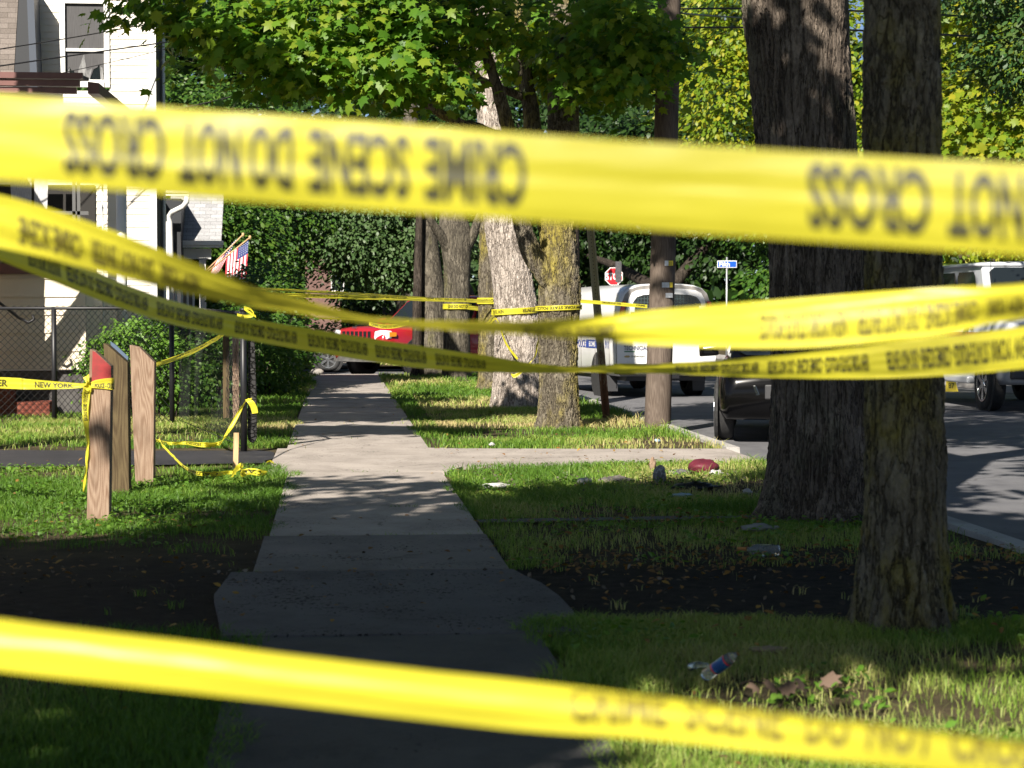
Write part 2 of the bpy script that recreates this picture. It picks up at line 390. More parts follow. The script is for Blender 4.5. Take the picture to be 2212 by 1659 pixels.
# ------------------------------------------------------------------ grass
def in_lawn(X, Y):
    e = (fbm(X*2.2, Y*2.2, 5)-.5)*.46
    left = (X < np.where(Y < 9, -.36, np.where((Y > 12.8) & (Y < 18), -.36, -.50)) + e*.9) & (X > -9.5)
    right = (X > np.where(Y < 9, .86, .96) - e*.7) & (X < 4.2 - np.abs(e)*.3)
    d1l = (Y > 18.95+e) & (Y < 21.7+e); d1r = (Y > 18.75 + e*.6 + .15*(X-1)) & (Y < 21.15 + e)
    e2 = (fbm(X*1.2+3, Y*1.5, 15)-.5)*1.3 + (fbm(X*6, Y*6, 16)-.5)*.5
    d2 = (Y > 9.15+e2*.6) & (Y < np.where(X < 0, 12.3, 11.4)-e2*.7) & (fbm(X*5, Y*5, 19) > .22)
    d2r = d2 & (X > 1.05 - e)
    ok = (left & ~d1l & ~d2) | (right & ~d1r & ~d2)
    ok &= ~((X > .9) & (X < 1.25) & (Y > 18) & (Y < 21.3) & (e > -.05))
    ok &= ~((Y > 13.78) & (Y < 13.97) & (X > 1) & (X < 3.4) & (e > -.08))
    for jy, jx0, jx1 in ((18.05, -.5, 1.0), (21.3, -.5, .98), (16.5, -.5, .2), (12.865, -.5, .9), (14.75, .1, .6), (11.09, -.55, .3), (22.87, -.3, .5), (25.97, 0, .9)):
        ok |= (np.abs(Y-jy) < .035) & (X > jx0) & (X < jx1) & (fbm(X*4, Y*0+jy, 9) > .56)
    ok &= ~((Y > 47.1) & (Y < 56))
    return ok
def grass_patch(n, y0, y1, x0, x1, hm, wd, seed):
    r = np.random.default_rng(seed)
    X = r.uniform(x0, x1, n); Y = r.uniform(y0, y1, n)
    vis = np.abs((X*math.cos(R(YAW)) - Y*math.sin(R(YAW)))/(Y*math.cos(R(YAW)) + X*math.sin(R(YAW)))) < .256 + 1.3/np.maximum(Y, 1)
    dens = fbm(X*1.1, Y*1.1, 21); bare = np.clip((dens-.33)*3.6, .10, 1)
    dirt = (Y > 11.0) & (Y < 13.4); bare = np.where(dirt, bare*np.clip((fbm(X*2.0, Y*2.0, 61)-.30)*1.6, .04, .6), bare)
    rub = (X > 1.4) & (Y > 16.6) & (Y < 18.4); bare = np.where(rub & (dens < .5), bare*.3, bare)
    k = in_lawn(X, Y) & vis & (r.random(n) < bare); X, Y = X[k], Y[k]; n = len(X)
    tall = fbm(X*3, Y*3, 33); H = hm*(.45 + 1.0*tall)*r.uniform(.6, 1.35, n)
    edge = (np.abs(X+.52) < .22) | (np.abs(X-1.02) < .22); H = np.where(edge, H*1.2, H)
    H = np.where((X > 1) & (Y > 16.4) & (Y < 18.6) & (r.random(n) < .06), H*2.2, H)
    H = np.where((X > 3.6) & (Y > 11) & (r.random(n) < .25), H*1.9, H)
    th = r.uniform(0, 2*np.pi, n); W = wd*r.uniform(.6, 1.2, n)
    a = r.uniform(0, 2*np.pi, n); bend = H*r.uniform(.25, 1.5, n)
    ux, uy = np.cos(th)*W/2, np.sin(th)*W/2; bx, by = np.cos(a)*bend, np.sin(a)*bend
    z0 = -.03
    V = np.empty((n, 5, 3))
    V[:, 0] = np.c_[X-ux, Y-uy, np.full(n, z0)]; V[:, 1] = np.c_[X+ux, Y+uy, np.full(n, z0)]
    V[:, 2] = np.c_[X+ux*.8+bx*.3, Y+uy*.8+by*.3, H*.6]; V[:, 3] = np.c_[X-ux*.8+bx*.3, Y-uy*.8+by*.3, H*.6]
    V[:, 4] = np.c_[X+bx, Y+by, H*1.0]
    b = np.arange(n)[:, None]*5
    F = np.concatenate([b+[0, 1, 2], b+[0, 2, 3], b+[3, 2, 4]])
    dry_lit = fbm(X*.55+9, Y*.55, 41)
    dry_lit = dry_lit + .34*((X > 1.3) & (Y > 25.5) & (Y < 34) & (X < 3.3)) + .03*((Y > 11.6) & (Y < 13.6)) + .02*((X > .8) & (Y < 8.4)) - .08*((X > .8) & (Y >= 8.4) & (Y < 9.4)) + .09*((X > 1) & (Y > 14) & (Y < 18.5)) - .06*(X < -.4) + .05*((X > 1.1) & (Y > 21) & (Y < 26))
    tint = np.clip((dry_lit-.36)*2.4 + r.normal(0, .16, n), 0, 1); tint = np.where((X > .8) & (Y < 9.4), tint*.6+np.where(Y < 8.5, .22, .06), np.where((Y > 11) & (Y < 14), tint*.7, tint))  # near right corner: sunlight tinted in as yellow, shade behind it as green
    return V.reshape(-1, 3), F, np.repeat(tint, 5)
gv, gf, gt = [], [], []; off = 0
for n, y0, y1, x0, x1, hm, wd, sd in ((190000, 5.0, 9.4, -3.2, 4.2, .046, .0040, 1), (170000, 9, 14.5, -4.5, 4.2, .036, .0054, 2),
        (170000, 14.5, 21, -6, 4.2, .046, .0072, 3), (150000, 21, 31, -8, 4.2, .052, .0105, 4), (80000, 31, 47.2, -8, 4.2, .075, .018, 5), (26000, 56, 95, -8, 4.2, .12, .05, 6)):
    a, f, t = grass_patch(n, y0, y1, x0, x1, hm, wd, sd); gv.append(a); gf.append(f+off); gt.append(t); off += len(a)
def grassmat():
    m, nt, bs = newmat('grass_blades')
    at = nt.nodes.new('ShaderNodeAttribute'); at.attribute_name = 'tint'
    g = nt.nodes.new('ShaderNodeNewGeometry')
    k = math_(nt, 'ADD', at.outputs['Fac'], math_(nt, 'MULTIPLY', math_(nt, 'SUBTRACT', g.outputs['Random Per Island'], .5), .25))
    c = ramp(nt, k, [(0, (.08, .175, .018)), (.36, (.17, .295, .034)), (.64, (.34, .40, .095)), (1, (.52, .42, .20))])
    nt.links.new(c, bs.inputs['Base Color']); bs.inputs['Roughness'].default_value = .5; bs.inputs['Specular IOR Level'].default_value = .3
    t = nt.nodes.new('ShaderNodeBsdfTranslucent'); nt.links.new(c, t.inputs[0])
    mx = nt.nodes.new('ShaderNodeMixShader'); mx.inputs[0].default_value = .3
    nt.links.new(bs.outputs[0], mx.inputs[1]); nt.links.new(t.outputs[0], mx.inputs[2]); nt.links.new(mx.outputs[0], nt.nodes['Material Output'].inputs[0])
    return m
setp(npmesh('grass', np.concatenate(gv), np.concatenate(gf), grassmat(), attr=np.concatenate(gt)),
     'short patchy lawn grass growing on both sides of the sidewalk', 'grass', kind='stuff')

# ------------------------------------------------------------------ leaves: templates and clouds
MAPLE = [(0, -.40), (.22, -.46), (.24, -.24), (.52, -.20), (.34, -.02), (.52, .26), (.25, .22), (.17, .34), (0, .64)]
MAPLE = np.array(MAPLE + [(-x, y) for x, y in MAPLE[-2:0:-1]])
OVAL = np.array([(0, -.5), (.26, -.2), (.27, .15), (0, .55), (-.27, .15), (-.26, -.2)])
DIAM = np.array([(0, -.5), (.3, 0.0), (0, .55), (-.3, 0.0)])
def frames(N, T):
    N = N/np.linalg.norm(N, axis=1)[:, None]; T = T - N*(T*N).sum(1)[:, None]
    T = T/np.maximum(np.linalg.norm(T, axis=1), 1e-6)[:, None]; return N, T, np.cross(T, N)
def leaves(P, N, T, size, tmpl, curl=.25):
    """P centre, N normal, T tip direction: fan-triangulated leaves"""
    N, T, U = frames(N, T); k = len(tmpl); n = len(P); size = np.broadcast_to(size, (n,))[:, None, None]
    r2 = (tmpl**2).sum(1)
    V = P[:, None, :] + size*(tmpl[None, :, 0:1]*U[:, None] + tmpl[None, :, 1:2]*T[:, None] - curl*r2[None, :, None]*N[:, None])
    b = np.arange(n)[:, None]
    if k <= 4:
        F = np.concatenate([b*k+[0, 1, 2], b*k+[0, 2, 3]]); return V.reshape(-1, 3), F
    V = np.concatenate([P[:, None, :], V], 1); b = b*(k+1)
    F = np.concatenate([b + [0, 1+i, 1+(i+1) % k] for i in range(k)])
    return V.reshape(-1, 3), F
def spray_cloud(ells, size, tmpl, seed, spread=.22, per=12, shell=.5, droop=.35, upw=.75):
    """ells: (cx,cy,cz,rx,ry,rz,number of sprays)"""
    r = np.random.default_rng(seed); PP, NN, TT = [], [], []
    for cx, cy, cz, rx, ry, rz, n in ells:
        D = r.normal(size=(n, 3)); D /= np.linalg.norm(D, axis=1)[:, None]
        rad = r.uniform(shell, 1, n)**.7
        Cn = D*rad[:, None]*[rx, ry, rz]
        lump = fbm(Cn[:, 0]*1.1/max(.3, rx*.35)+cx, Cn[:, 2]*1.1/max(.3, rz*.4)+cy, seed) + .5*fbm(Cn[:, 1]/max(.3, ry*.4), Cn[:, 2]/max(.3, rz*.4), seed+3)
        Cn = Cn*(.72 + .4*lump)[:, None]
        Cn += [cx, cy, cz]
        m = per; a = np.repeat(Cn, m, 0); d = np.repeat(D, m, 0)
        off = r.normal(size=(n*m, 3))*[spread, spread, spread*.35]
        off[:, 2] -= droop*(off[:, 0]**2 + off[:, 1]**2)/spread*.5
        PP.append(a+off)
        NN.append(np.array([0, 0, upw*.62]) + np.array(S)*.55 + d*.4 + r.normal(size=(n*m, 3))*.42)
        TT.append(d*.6 + off/spread*.5 + [0, 0, -.55] + r.normal(size=(n*m, 3))*.3)
    P, N, T = (np.concatenate(x) for x in (PP, NN, TT))
    return leaves(P, N, T, size*r.uniform(.5, 1.22, len(P)), tmpl, .3)
LM = {
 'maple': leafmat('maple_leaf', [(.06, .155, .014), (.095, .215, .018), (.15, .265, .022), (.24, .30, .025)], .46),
 'shade': leafmat('shaded_leaf', [(.013, .036, .006), (.021, .054, .009), (.034, .072, .012)], .28),  # leaf colours lowered to stand in for shade
 'linden': leafmat('linden_leaf', [(.04, .085, .025), (.07, .125, .04), (.10, .16, .06)], .28),
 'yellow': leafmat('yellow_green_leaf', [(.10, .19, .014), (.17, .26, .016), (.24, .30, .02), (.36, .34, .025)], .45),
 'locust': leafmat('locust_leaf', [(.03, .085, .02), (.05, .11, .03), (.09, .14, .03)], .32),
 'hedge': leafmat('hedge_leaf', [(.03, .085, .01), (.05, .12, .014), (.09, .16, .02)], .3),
 'bush': leafmat('bush_leaf', [(.075, .18, .018), (.11, .23, .025), (.15, .27, .04)], .34),
 'fallen': leafmat('fallen_leaf', [(.16, .07, .025), (.30, .15, .03), (.10, .06, .03), (.38, .22, .04)], .15, .7),
}
BK = {
 'near': barkmat('lichen_bark', (.125, .108, .082), (.205, .182, .138), (.022, .018, .014), (.20, .17, .016), (.46, .62), 13, .25, .020, True, 2.4),
 'big': barkmat('furrowed_bark', (.125, .100, .080), (.205, .168, .135), (.026, .020, .016), (.12, .13, .08), (.54, .74), 16, .12, .022, True, 1.8),
 'maple': barkmat('yellow_lichen_bark', (.14, .12, .085), (.23, .20, .15), (.05, .04, .03), (.31, .255, .045), (.46, .64), 13, .26, .026, True, 2.0),
 'pale': barkmat('pale_bark', (.42, .36, .31), (.56, .49, .43), (.10, .08, .065), None, (0, 0), 15, .22, .022, True),
 'plain': barkmat('brown_bark', (.11, .097, .075), (.195, .17, .13), (.035, .03, .024), (.20, .19, .07), (.55, .75), 13, .2, .02),
 'dark': barkmat('dark_bark', (.045, .036, .028), (.075, .06, .048), (.015, .012, .01), None, (0, 0), 10, .2, .02),
}
def trunk_mesh(pts, seg, dz, flare=.35, lobes=5, wob=.05, seed=0):
    """pts: (x,y,z,r) from the ground up; ring-by-ring column with root flare"""
    pts = np.array(pts, float); z0, z1 = pts[0, 2], pts[-1, 2]; n = max(4, int((z1-z0)/dz)); zs = np.linspace(z0, z1, n)
    t = np.linspace(0, 1, len(pts)); tz = pts[:, 2]
    def ip(c): 
        # smooth interpolation
        out = np.interp(zs, tz, pts[:, c]); k = max(3, int(.35/dz) | 1); pad = np.pad(out, k//2, mode='reflect', reflect_type='odd')
        return np.convolve(pad, np.ones(k)/k, 'valid')[:n]
    X, Y, Rr = ip(0), ip(1), ip(3); th = np.linspace(0, 2*np.pi, seg, endpoint=False)
    Z, TH = np.meshgrid(zs, th, indexing='ij')
    ph = seed*1.7
    fl = flare*np.exp(-(Z-z0)/.20)*(.75+.5*np.cos(lobes*TH+ph)+.25*np.cos((lobes-2)*TH+2*ph)) + flare*.25*np.exp(-(Z-z0)/.6)
    wb = 1 + wob*(np.cos(2*TH+ph+Z*.6)*.6 + np.cos(3*TH-Z*.9+ph)*.5 + np.cos(5*TH+Z*1.3)*.25) + wob*1.2*(fbm(np.cos(TH)*2+9+seed, Z*1.6+np.sin(TH)*2, seed)-.5)
    RR = Rr[:, None]*(wb + fl)
    V = np.stack([X[:, None]+RR*np.cos(TH), Y[:, None]+RR*np.sin(TH), Z], -1).reshape(-1, 3)
    i, j = np.meshgrid(np.arange(n-1), np.arange(seg), indexing='ij'); j2 = (j+1) % seg
    F = np.stack([i*seg+j, i*seg+j2, (i+1)*seg+j2, (i+1)*seg+j], -1).reshape(-1, 4)
    return V, F
def tree(label, trunk, bark, ells=(), leaf='maple', tmpl=MAPLE, size=.14, limbs=(), seg=28, dz=.08, seed=1, name='tree', group=None, per=12, spread=.22, flare=.35, wob=.05, shell=.5, upw=.75, limbseg=10, droop=.35):
    t = thing(name, label, 'tree', trunk[0][:3], group=group)
    V, F = trunk_mesh(trunk, seg, dz, flare, 5, wob, seed); npmesh('trunk', V, F, BK[bark], t, True)
    for L in limbs:
        P = np.array(L, float); n = 6*len(P); u = np.linspace(0, len(P)-1, n)
        W = np.stack([np.interp(u, np.arange(len(P)), P[:, c]) for c in range(4)], -1)
        k = 5; W2 = np.stack([np.convolve(np.pad(W[:, c], k//2, mode='reflect', reflect_type='odd'), np.ones(k)/k, 'valid') for c in range(4)], -1)
        MB().tube(W2[:, :3], list(W2[:, 3]), limbseg).build('limb', BK[bark], t, smooth=True)
    if ells:
        V, F = spray_cloud(ells, size, tmpl, seed, spread, per, shell, droop, upw); npmesh('crown', V, F, LM[leaf], t)
    return t
def pts_px(lst):  # (x, y, depth, radius in picture units) -> x,y,z,r
    out = []
    for x, y, d, r in lst:
        p = Q(x, y, d); out.append((p.x, p.y, p.z, r*d/FPX))
    return out
def trunk_px(lst):
    o = pts_px(lst); x, y, z, r = o[0]; o[0] = (x, y, -.06, r); return o
def QY(x, y, Y):
    v = CR @ Vector(((x-W0/2)/FPX, -(y-H0/2)/FPX, -1)); return Vector((0, 0, CAM_H)) + v*(Y/v.y)

# ================================================================== TREES of the verge
tree('grey barked street tree with yellow lichen on its right edge, nearest the camera', 
     trunk_px([(1955, 1362, 9.2, 84), (1955, 1200, 9.2, 82), (1956, 1000, 9.2, 79), (1955, 700, 9.2, 77), (1952, 350, 9.2, 75), (1948, 0, 9.2, 76), (1944, -200, 9.2, 82), (1938, -420, 9.2, 78)]),
     'near', [(4.0, 9.8, 7.6, 1.9, 2.2, 1.2, 340), (4.6, 8.0, 7.0, 1.6, 1.8, 1.1, 200), (.1, 8.5, 7.0, .75, 1.3, .5, 120), (3.1, 4.6, 11.2, 3.1, 4.6, 1.2, 620), (5.0, 7.5, 10.2, 2.4, 3.6, 1.1, 300)], size=.17, seg=230, dz=.0065, seed=3, flare=.42, wob=.07,
     limbs=[[(2.55, 9.2, 5.0, .15), (2.0, 8.8, 6.0, .11), (1.2, 8.2, 7.2, .06)], [(2.55, 9.2, 5.0, .16), (2.9, 9.5, 6.2, .12), (3.4, 9.7, 7.6, .06)]])
tree('massive dark furrowed trunk leaning left, standing behind the nearest street tree',
     trunk_px([(1775, 1118, 14.3, 112), (1777, 1000, 14.3, 108), (1775, 800, 14.3, 104), (1765, 550, 14.3, 102), (1745, 300, 14.3, 107), (1722, 0, 14.3, 116), (1705, -200, 14.3, 112), (1690, -420, 14.3, 100)]),
     'big', [(3.8, 15.0, 8.6, 2.6, 2.4, 1.4, 380), (5.4, 14.0, 8.0, 1.8, 1.8, 1.2, 180), (2.2, 14.6, 11.6, 4.3, 4.2, 1.2, 700), (6.5, 12, 11, 2.5, 4, 1.1, 300)], size=.17, seg=300, dz=.009, seed=8, flare=.46, wob=.085,
     limbs=[[(3.2, 14.3, 5.0, .26), (2.4, 14.6, 6.4, .18), (1.6, 15, 8, .08)], [(3.2, 14.3, 5.0, .26), (4.0, 14.4, 6.6, .18), (5, 14.2, 8, .08)]])
p = pts_px
tree('yellow lichened maple with several stems, crown of bright leaves over the sidewalk',
     trunk_px([(1207, 926, 25.4, 41), (1206, 850, 25.4, 40), (1204, 740, 25.4, 41), (1208, 640, 25.4, 46), (1206, 560, 25.4, 42), (1204, 480, 25.4, 38), (1212, 380, 25.5, 36), (1217, 260, 25.6, 33), (1212, 130, 25.8, 28), (1216, 0, 26, 24), (1225, -250, 26, 14)]), 'maple',
     [(-1.95, 23.7, 5.12, .62, .7, .30, 34), (-1.15, 23.8, 4.8, .75, .9, .42, 75), (-.5, 23.6, 4.45, .75, .8, .4, 75), (.1, 24.0, 5.0, 1.1, .9, .42, 95), (.6, 23.7, 4.35, .7, .8, .42, 80), (1.2, 24.0, 5.15, .9, 1.0, .3, 45), (1.0, 24.0, 4.75, .5, .6, .4, 22), (2.05, 24.2, 5.0, .5, .6, .35, 26), (1.35, 24.3, 4.3, .4, .7, .25, 16),
      (2.9, 26.3, 4.9, .8, .8, .5, 70), (3.4, 24.6, 4.95, .8, 1.2, .5, 100), (3.3, 24.3, 4.35, .5, .7, .3, 45), (3.75, 25.0, 4.7, .5, 1.1, .38, 60), (3.5, 27.0, 5.2, 1.0, .8, .6, 70), (4.0, 25.5, 11, 3.6, 3.4, 1.2, 340), (1.6, 21.7, 7.3, 2.3, 1.2, .6, 300)], size=.15, seed=5, seg=110, dz=.016, flare=.3, per=13,
     limbs=[p([(1192, 610, 25.3, 26), (1140, 535, 25.2, 20), (1118, 440, 25.0, 17), (1106, 312, 24.9, 15), (1080, 210, 24.8, 13), (1053, 125, 24.7, 11), (1012, 10, 24.6, 8)]),
            p([(1102, 300, 24.9, 11), (1040, 282, 24.7, 10), (975, 258, 24.5, 9), (900, 215, 24.3, 8), (828, 172, 24.1, 7), (730, 145, 23.9, 5), (640, 110, 23.7, 3)]),
            p([(1186, 500, 25.7, 22), (1160, 400, 25.8, 21), (1152, 280, 25.9, 19), (1135, 160, 26, 15), (1120, 0, 26, 10)]),
            p([(1128, 210, 25.9, 8), (1010, 160, 25.6, 6), (900, 60, 25.4, 4)]),
            p([(1215, 230, 25.6, 12), (1330, 120, 25.5, 8), (1440, 90, 25.3, 4)])])
tree('pale grey trunk leaning left, sunlit, wrapped with yellow tape',
     trunk_px([(1115, 882, 31, 50), (1116, 800, 31, 48), (1116, 680, 31, 47), (1106, 600, 31, 43), (1090, 520, 31, 40), (1078, 440, 31, 37), (1068, 330, 31, 32), (1060, 220, 31, 28), (1050, 80, 31, 24), (1040, -250, 31, 20), (1042, -750, 31, 12)]), 'pale',
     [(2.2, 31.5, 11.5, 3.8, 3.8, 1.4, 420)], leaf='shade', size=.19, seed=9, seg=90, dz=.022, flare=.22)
tree('lichen streaked trunk half hidden behind the pale leaning trunk',
     trunk_px([(1058, 836, 38, 24), (1056, 740, 38, 22), (1053, 640, 38, 21), (1056, 500, 38, 19), (1060, 300, 38, 15)]), 'maple',
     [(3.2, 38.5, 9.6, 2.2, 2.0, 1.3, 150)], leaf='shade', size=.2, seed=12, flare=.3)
tree('straight brown trunk with tape tied round it, right of the double trunk',
     trunk_px([(986, 816, 44.8, 29), (987, 740, 44.8, 28), (988, 640, 44.8, 27), (988, 560, 44.8, 29), (984, 505, 44.8, 36), (975, 440, 44.8, 24), (970, 300, 44.8, 14)]), 'plain',
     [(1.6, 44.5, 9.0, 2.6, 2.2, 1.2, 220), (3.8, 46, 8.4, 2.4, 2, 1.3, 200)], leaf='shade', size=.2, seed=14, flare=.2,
     limbs=[p([(975, 545, 44.7, 13), (950, 505, 44.5, 11), (932, 480, 44.3, 8), (905, 430, 44.1, 5)]), p([(1000, 545, 44.8, 14), (1022, 510, 44.7, 11), (1040, 450, 44.6, 7)])])
tree('broad trunk half in shadow, beside the red sport utility vehicle',
     trunk_px([(932, 810, 47, 32), (932, 740, 47, 31), (934, 660, 47, 29), (930, 600, 47, 27), (920, 480, 47, 22), (915, 300, 47, 14)]), 'plain',
     [(2.8, 48, 9.4, 2.2, 1.6, 1.2, 200)], leaf='linden', tmpl=OVAL, size=.19, seed=16, flare=.25, upw=.5)
tree('slim dark trunk close in front of the broad half shadowed trunk',
     trunk_px([(900, 812, 46.6, 11), (901, 720, 46.6, 10), (902, 640, 46.6, 10), (905, 500, 46.6, 8), (908, 300, 46.6, 6)]), 'dark', seed=18)

# trees out of the picture whose crowns shade the foreground
tree('leafy tree shading the near sidewalk from over the left lawn', [(-5.2, 1.6, -.06, .30), (-5.2, 1.6, 2, .26), (-5.0, 1.7, 4.5, .22), (-4.8, 1.8, 7, .12)], 'plain',
     [(-5.6, 2.2, 7.0, 2.5, 2.3, 1.0, 420), (-2.8, 2.4, 7.0, 2.2, 2.1, 1.0, 400), (-.6, 3.8, 7.0, 1.7, 1.9, .9, 280), (-2.0, 5.7, 7.0, 1.5, 1.2, .7, 200), (-1.6, 7.2, 7.1, 1.6, .8, .5, 95), (-7.6, 1.6, 7, 2, 2.4, 1, 220), (-5.4, -.9, 7.0, 2.0, 1.4, .8, 230), (-7.0, -.9, 10, 3.0, 1.4, .8, 330), (2, -5, 10.5, 4.5, 4, 1.2, 480), (-3.0, .25, 7, 1.3, .45, .4, 70), (-4.25, 5.9, 7, 1.4, 1.35, .35, 62), (-4.2, 8.2, 7, 1.0, .4, .25, 16), (-4.3, 3.7, 7.2, 1.6, 1.2, .7, 230), (-1.2, 4.8, 7.4, 1.5, 1.5, .6, 150)], size=.22, seed=21, spread=.3)
fa = Vector((1.15, 1.7, 1.5)) + S*34  # unseen tree added far behind the camera as a soft sun blocker
tree('unseen tall tree added behind the camera to dim the right end of the top tape', [(fa.x+2.5, fa.y-1, -.06, .5), (fa.x+2.5, fa.y-1, 8, .4), (fa.x+2.6, fa.y-.8, 16, .28), (fa.x+3.2, fa.y-1, 22, .2), (fa.x+4.5, fa.y-1.5, 28, .08)], 'plain', [(fa.x, fa.y, fa.z, .95, .7, .6, 8), (fa.x+6, fa.y-2, fa.z+8, 3, 2, 1.2, 90)], size=.2, seed=25, spread=.25)
tree('tall tree over the left lawn striping the sidewalk with shade', [(-5.9, 18.0, -.06, .25), (-5.8, 18.2, 3, .2), (-5.2, 18.8, 5.5, .16), (-4.5, 19.4, 7.5, .08)], 'plain',
     [(-4.7, 15.5, 7.6, 1.7, .65, .3, 130), (-4.7, 18.7, 7.6, 1.7, .8, .3, 190), (-4.6, 20.9, 7.7, 1.7, .8, .3, 200), (-4.7, 23.2, 7.9, 1.6, .9, .3, 210), (-4.8, 25.2, 8.2, 1.5, .6, .3, 120)], size=.24, seed=23, spread=.2, per=16)

# ---------------------------------------------------------------- background trees
bgl = [
 ('pale leaved linden hanging low beyond the red vehicle', (3.9, 60), .35, [(.5, 58, 3.5, 1.3, 1.1, .85, 210), (1.9, 58.3, 3.0, 1.1, 1.0, .75, 190), (2.9, 58, 3.6, 1.0, 1.0, .8, 150), (1.3, 58.6, 4.6, 1.9, 1.3, .8, 230)], 'linden', OVAL, .15),  # label, base x, depth Y, world X, trunk r, crown ellipsoids, leaf, template, size
 ('yellow green tree across the street, behind the two big trunks', (15.8, 48), .3, [(15.6, 47, 4.6, 3.0, 2.0, 2.9, 380), (17.5, 46, 7.5, 2.6, 2, 2.4, 260), (13.0, 47.5, 7.0, 2.4, 1.8, 2.6, 270), (12.9, 47.3, 4.3, 1.7, 1.5, 1.8, 160), (9.9, 48, 6.6, 1.9, 1.5, 1.9, 250), (10.3, 48.2, 9.2, 2.2, 1.6, 1.6, 180)], 'yellow', OVAL, .155),
 ('bright maple across the street at the picture right edge', (16.2, 38), .3, [(15.2, 37, 4.6, 2.6, 1.8, 1.5, 260), (13.0, 37.5, 5.2, 1.8, 1.5, 1.7, 180), (16, 37.5, 7.5, 3, 2, 2, 260), (13.2, 37.4, 7.6, 2, 1.6, 1.5, 190)], 'yellow', MAPLE, .19),
 ('feathery dark locust hanging over the street top right', (14.5, 30), .25, [(10.2, 29, 5.4, .9, 1.2, .75, 210), (11.6, 29, 5.9, 1.3, 1.4, .9, 220), (9.4, 28.8, 6.2, .9, 1, .4, 90), (10.8, 28.6, 4.2, .5, .6, .6, 60)], 'locust', OVAL, .10),
 ('dense green tree behind the utility pole', (11.5, 92), .4, [(11.0, 89, 6.5, 4.0, 2, 3.0, 330), (14, 89, 10.5, 4.4, 2.2, 3.6, 300), (8.0, 90, 10.5, 4, 2, 3.4, 280), (14.6, 89, 4.5, 2.2, 2, 1.8, 160)], 'shade', OVAL, .27),
 ('dark leafy tree behind the stop sign', (8.6, 97), .4, [(9.4, 96, 4.2, 2.4, 2, 2.0, 240), (6.6, 95, 7.0, 3.2, 2, 3.0, 260)], 'linden', OVAL, .27),
 ('dark tree with a forked trunk beyond the white van', (12.6, 76), .55, [(12.6, 77, 7.6, 3.6, 2, 2.4, 320), (15.4, 77, 5.0, 2.4, 2, 2.2, 220), (11.0, 91, 4.3, 1.4, 1.2, 1.4, 110)], 'shade', OVAL, .27),
 ('spreading dark tree behind the blue street sign', (17.4, 72), .5, [(17, 71, 5.6, 3.4, 2, 2.6, 320), (19.5, 70, 3.4, 2.6, 2, 2.2, 220), (16.2, 71, 2.3, 1.6, 1.4, 1.3, 130)], 'hedge', OVAL, .25),
 ('tall tree rising behind the shingled porch', (-5.2, 58), .35, [(-4.6, 57, 4.4, 1.8, 1.8, 2.0, 260), (-3.4, 57.5, 6.5, 2.4, 2, 1.9, 300), (-6, 57, 7.2, 2.4, 2, 2.0, 260), (-1.8, 58, 4.2, 1.7, 1.8, 1.9, 230)], 'hedge', OVAL, .15),
 ('shadowy tree over the far sidewalk, left of the linden leaves', (-2.2, 66), .3, [(-1.2, 65, 5.2, 2.3, 2, 1.7, 260), (.6, 66, 7.2, 2.8, 2, 2.1, 240), (-3.0, 65, 3.6, 1.6, 1.6, 1.3, 170), (2.6, 66, 5.2, 2.2, 1.8, 1.5, 190), (.9, 66, 2.7, .7, .6, 1.3, 100)], 'shade', OVAL, .17),
 ('vine covered tree behind the porch column', (-4.2, 50.5), .25, [(-4.2, 51.5, 2.9, 1.5, 1.1, 2.0, 300), (-2.7, 52, 3.4, 1.1, 1.1, 1.6, 200)], 'hedge', OVAL, .15),
 ('low limbed tree far down the street, right of its centre', (4.6, 84), .4, [(3.0, 83, 4.5, 2.4, 2, 1.2, 160), (4.6, 83, 7, 3.2, 2, 2.2, 240)], 'linden', OVAL, .26),
]
for i, (lab, (tx, ty), tr, ells, lf, tm, sz) in enumerate(bgl):
    c = np.array(ells); top = c[:, 2].max(); cx, cy = np.average(c[:, 0], weights=c[:, 6]), np.average(c[:, 1], weights=c[:, 6])
    tree(lab, [(tx, ty, -.1, tr), (tx, ty, 2.0, tr*.85), ((tx+cx)/2, (ty+cy)/2, 4.5, tr*.6), (cx, cy, top, tr*.2)], 'dark' if lf in ('shade', 'hedge') else 'plain', ells, lf, tm, sz, seed=40+i, per=26 if .15 <= sz <= .17 else 16,
         spread=sz*(2.5 if .15 <= sz <= .17 else 1.7), group='trees in the background', limbs=[[(tx, ty, 2.2, tr*.5), ((tx+e[0])/2, (ty+e[1])/2, (2.6+e[2])/2, tr*.35), (e[0], e[1], e[2], tr*.12)] for e in ells[1:3]], seg=14, dz=.2)
for i, (x, d, r, lab) in enumerate([(842, 72, .30, 'reddish brown trunk far along the sidewalk'), (868, 78, .26, 'grey trunk next to the reddish far trunk'), (885, 64, .45, 'wide shaded trunk left of the slim dark trunk'),
        (1112, 90, .35, 'distant trunk seen between the taped trunks')]):
    b = Q(x, 690, d)
    tree(lab, [(b.x, b.y, -.1, r), (b.x, b.y, 2, r*.9), (b.x+.1, b.y, 6, r*.7), (b.x, b.y, 9, r*.4)], 'plain' if i else 'dark', seed=60+i, seg=12, dz=.3, group='distant trunks along the sidewalk')
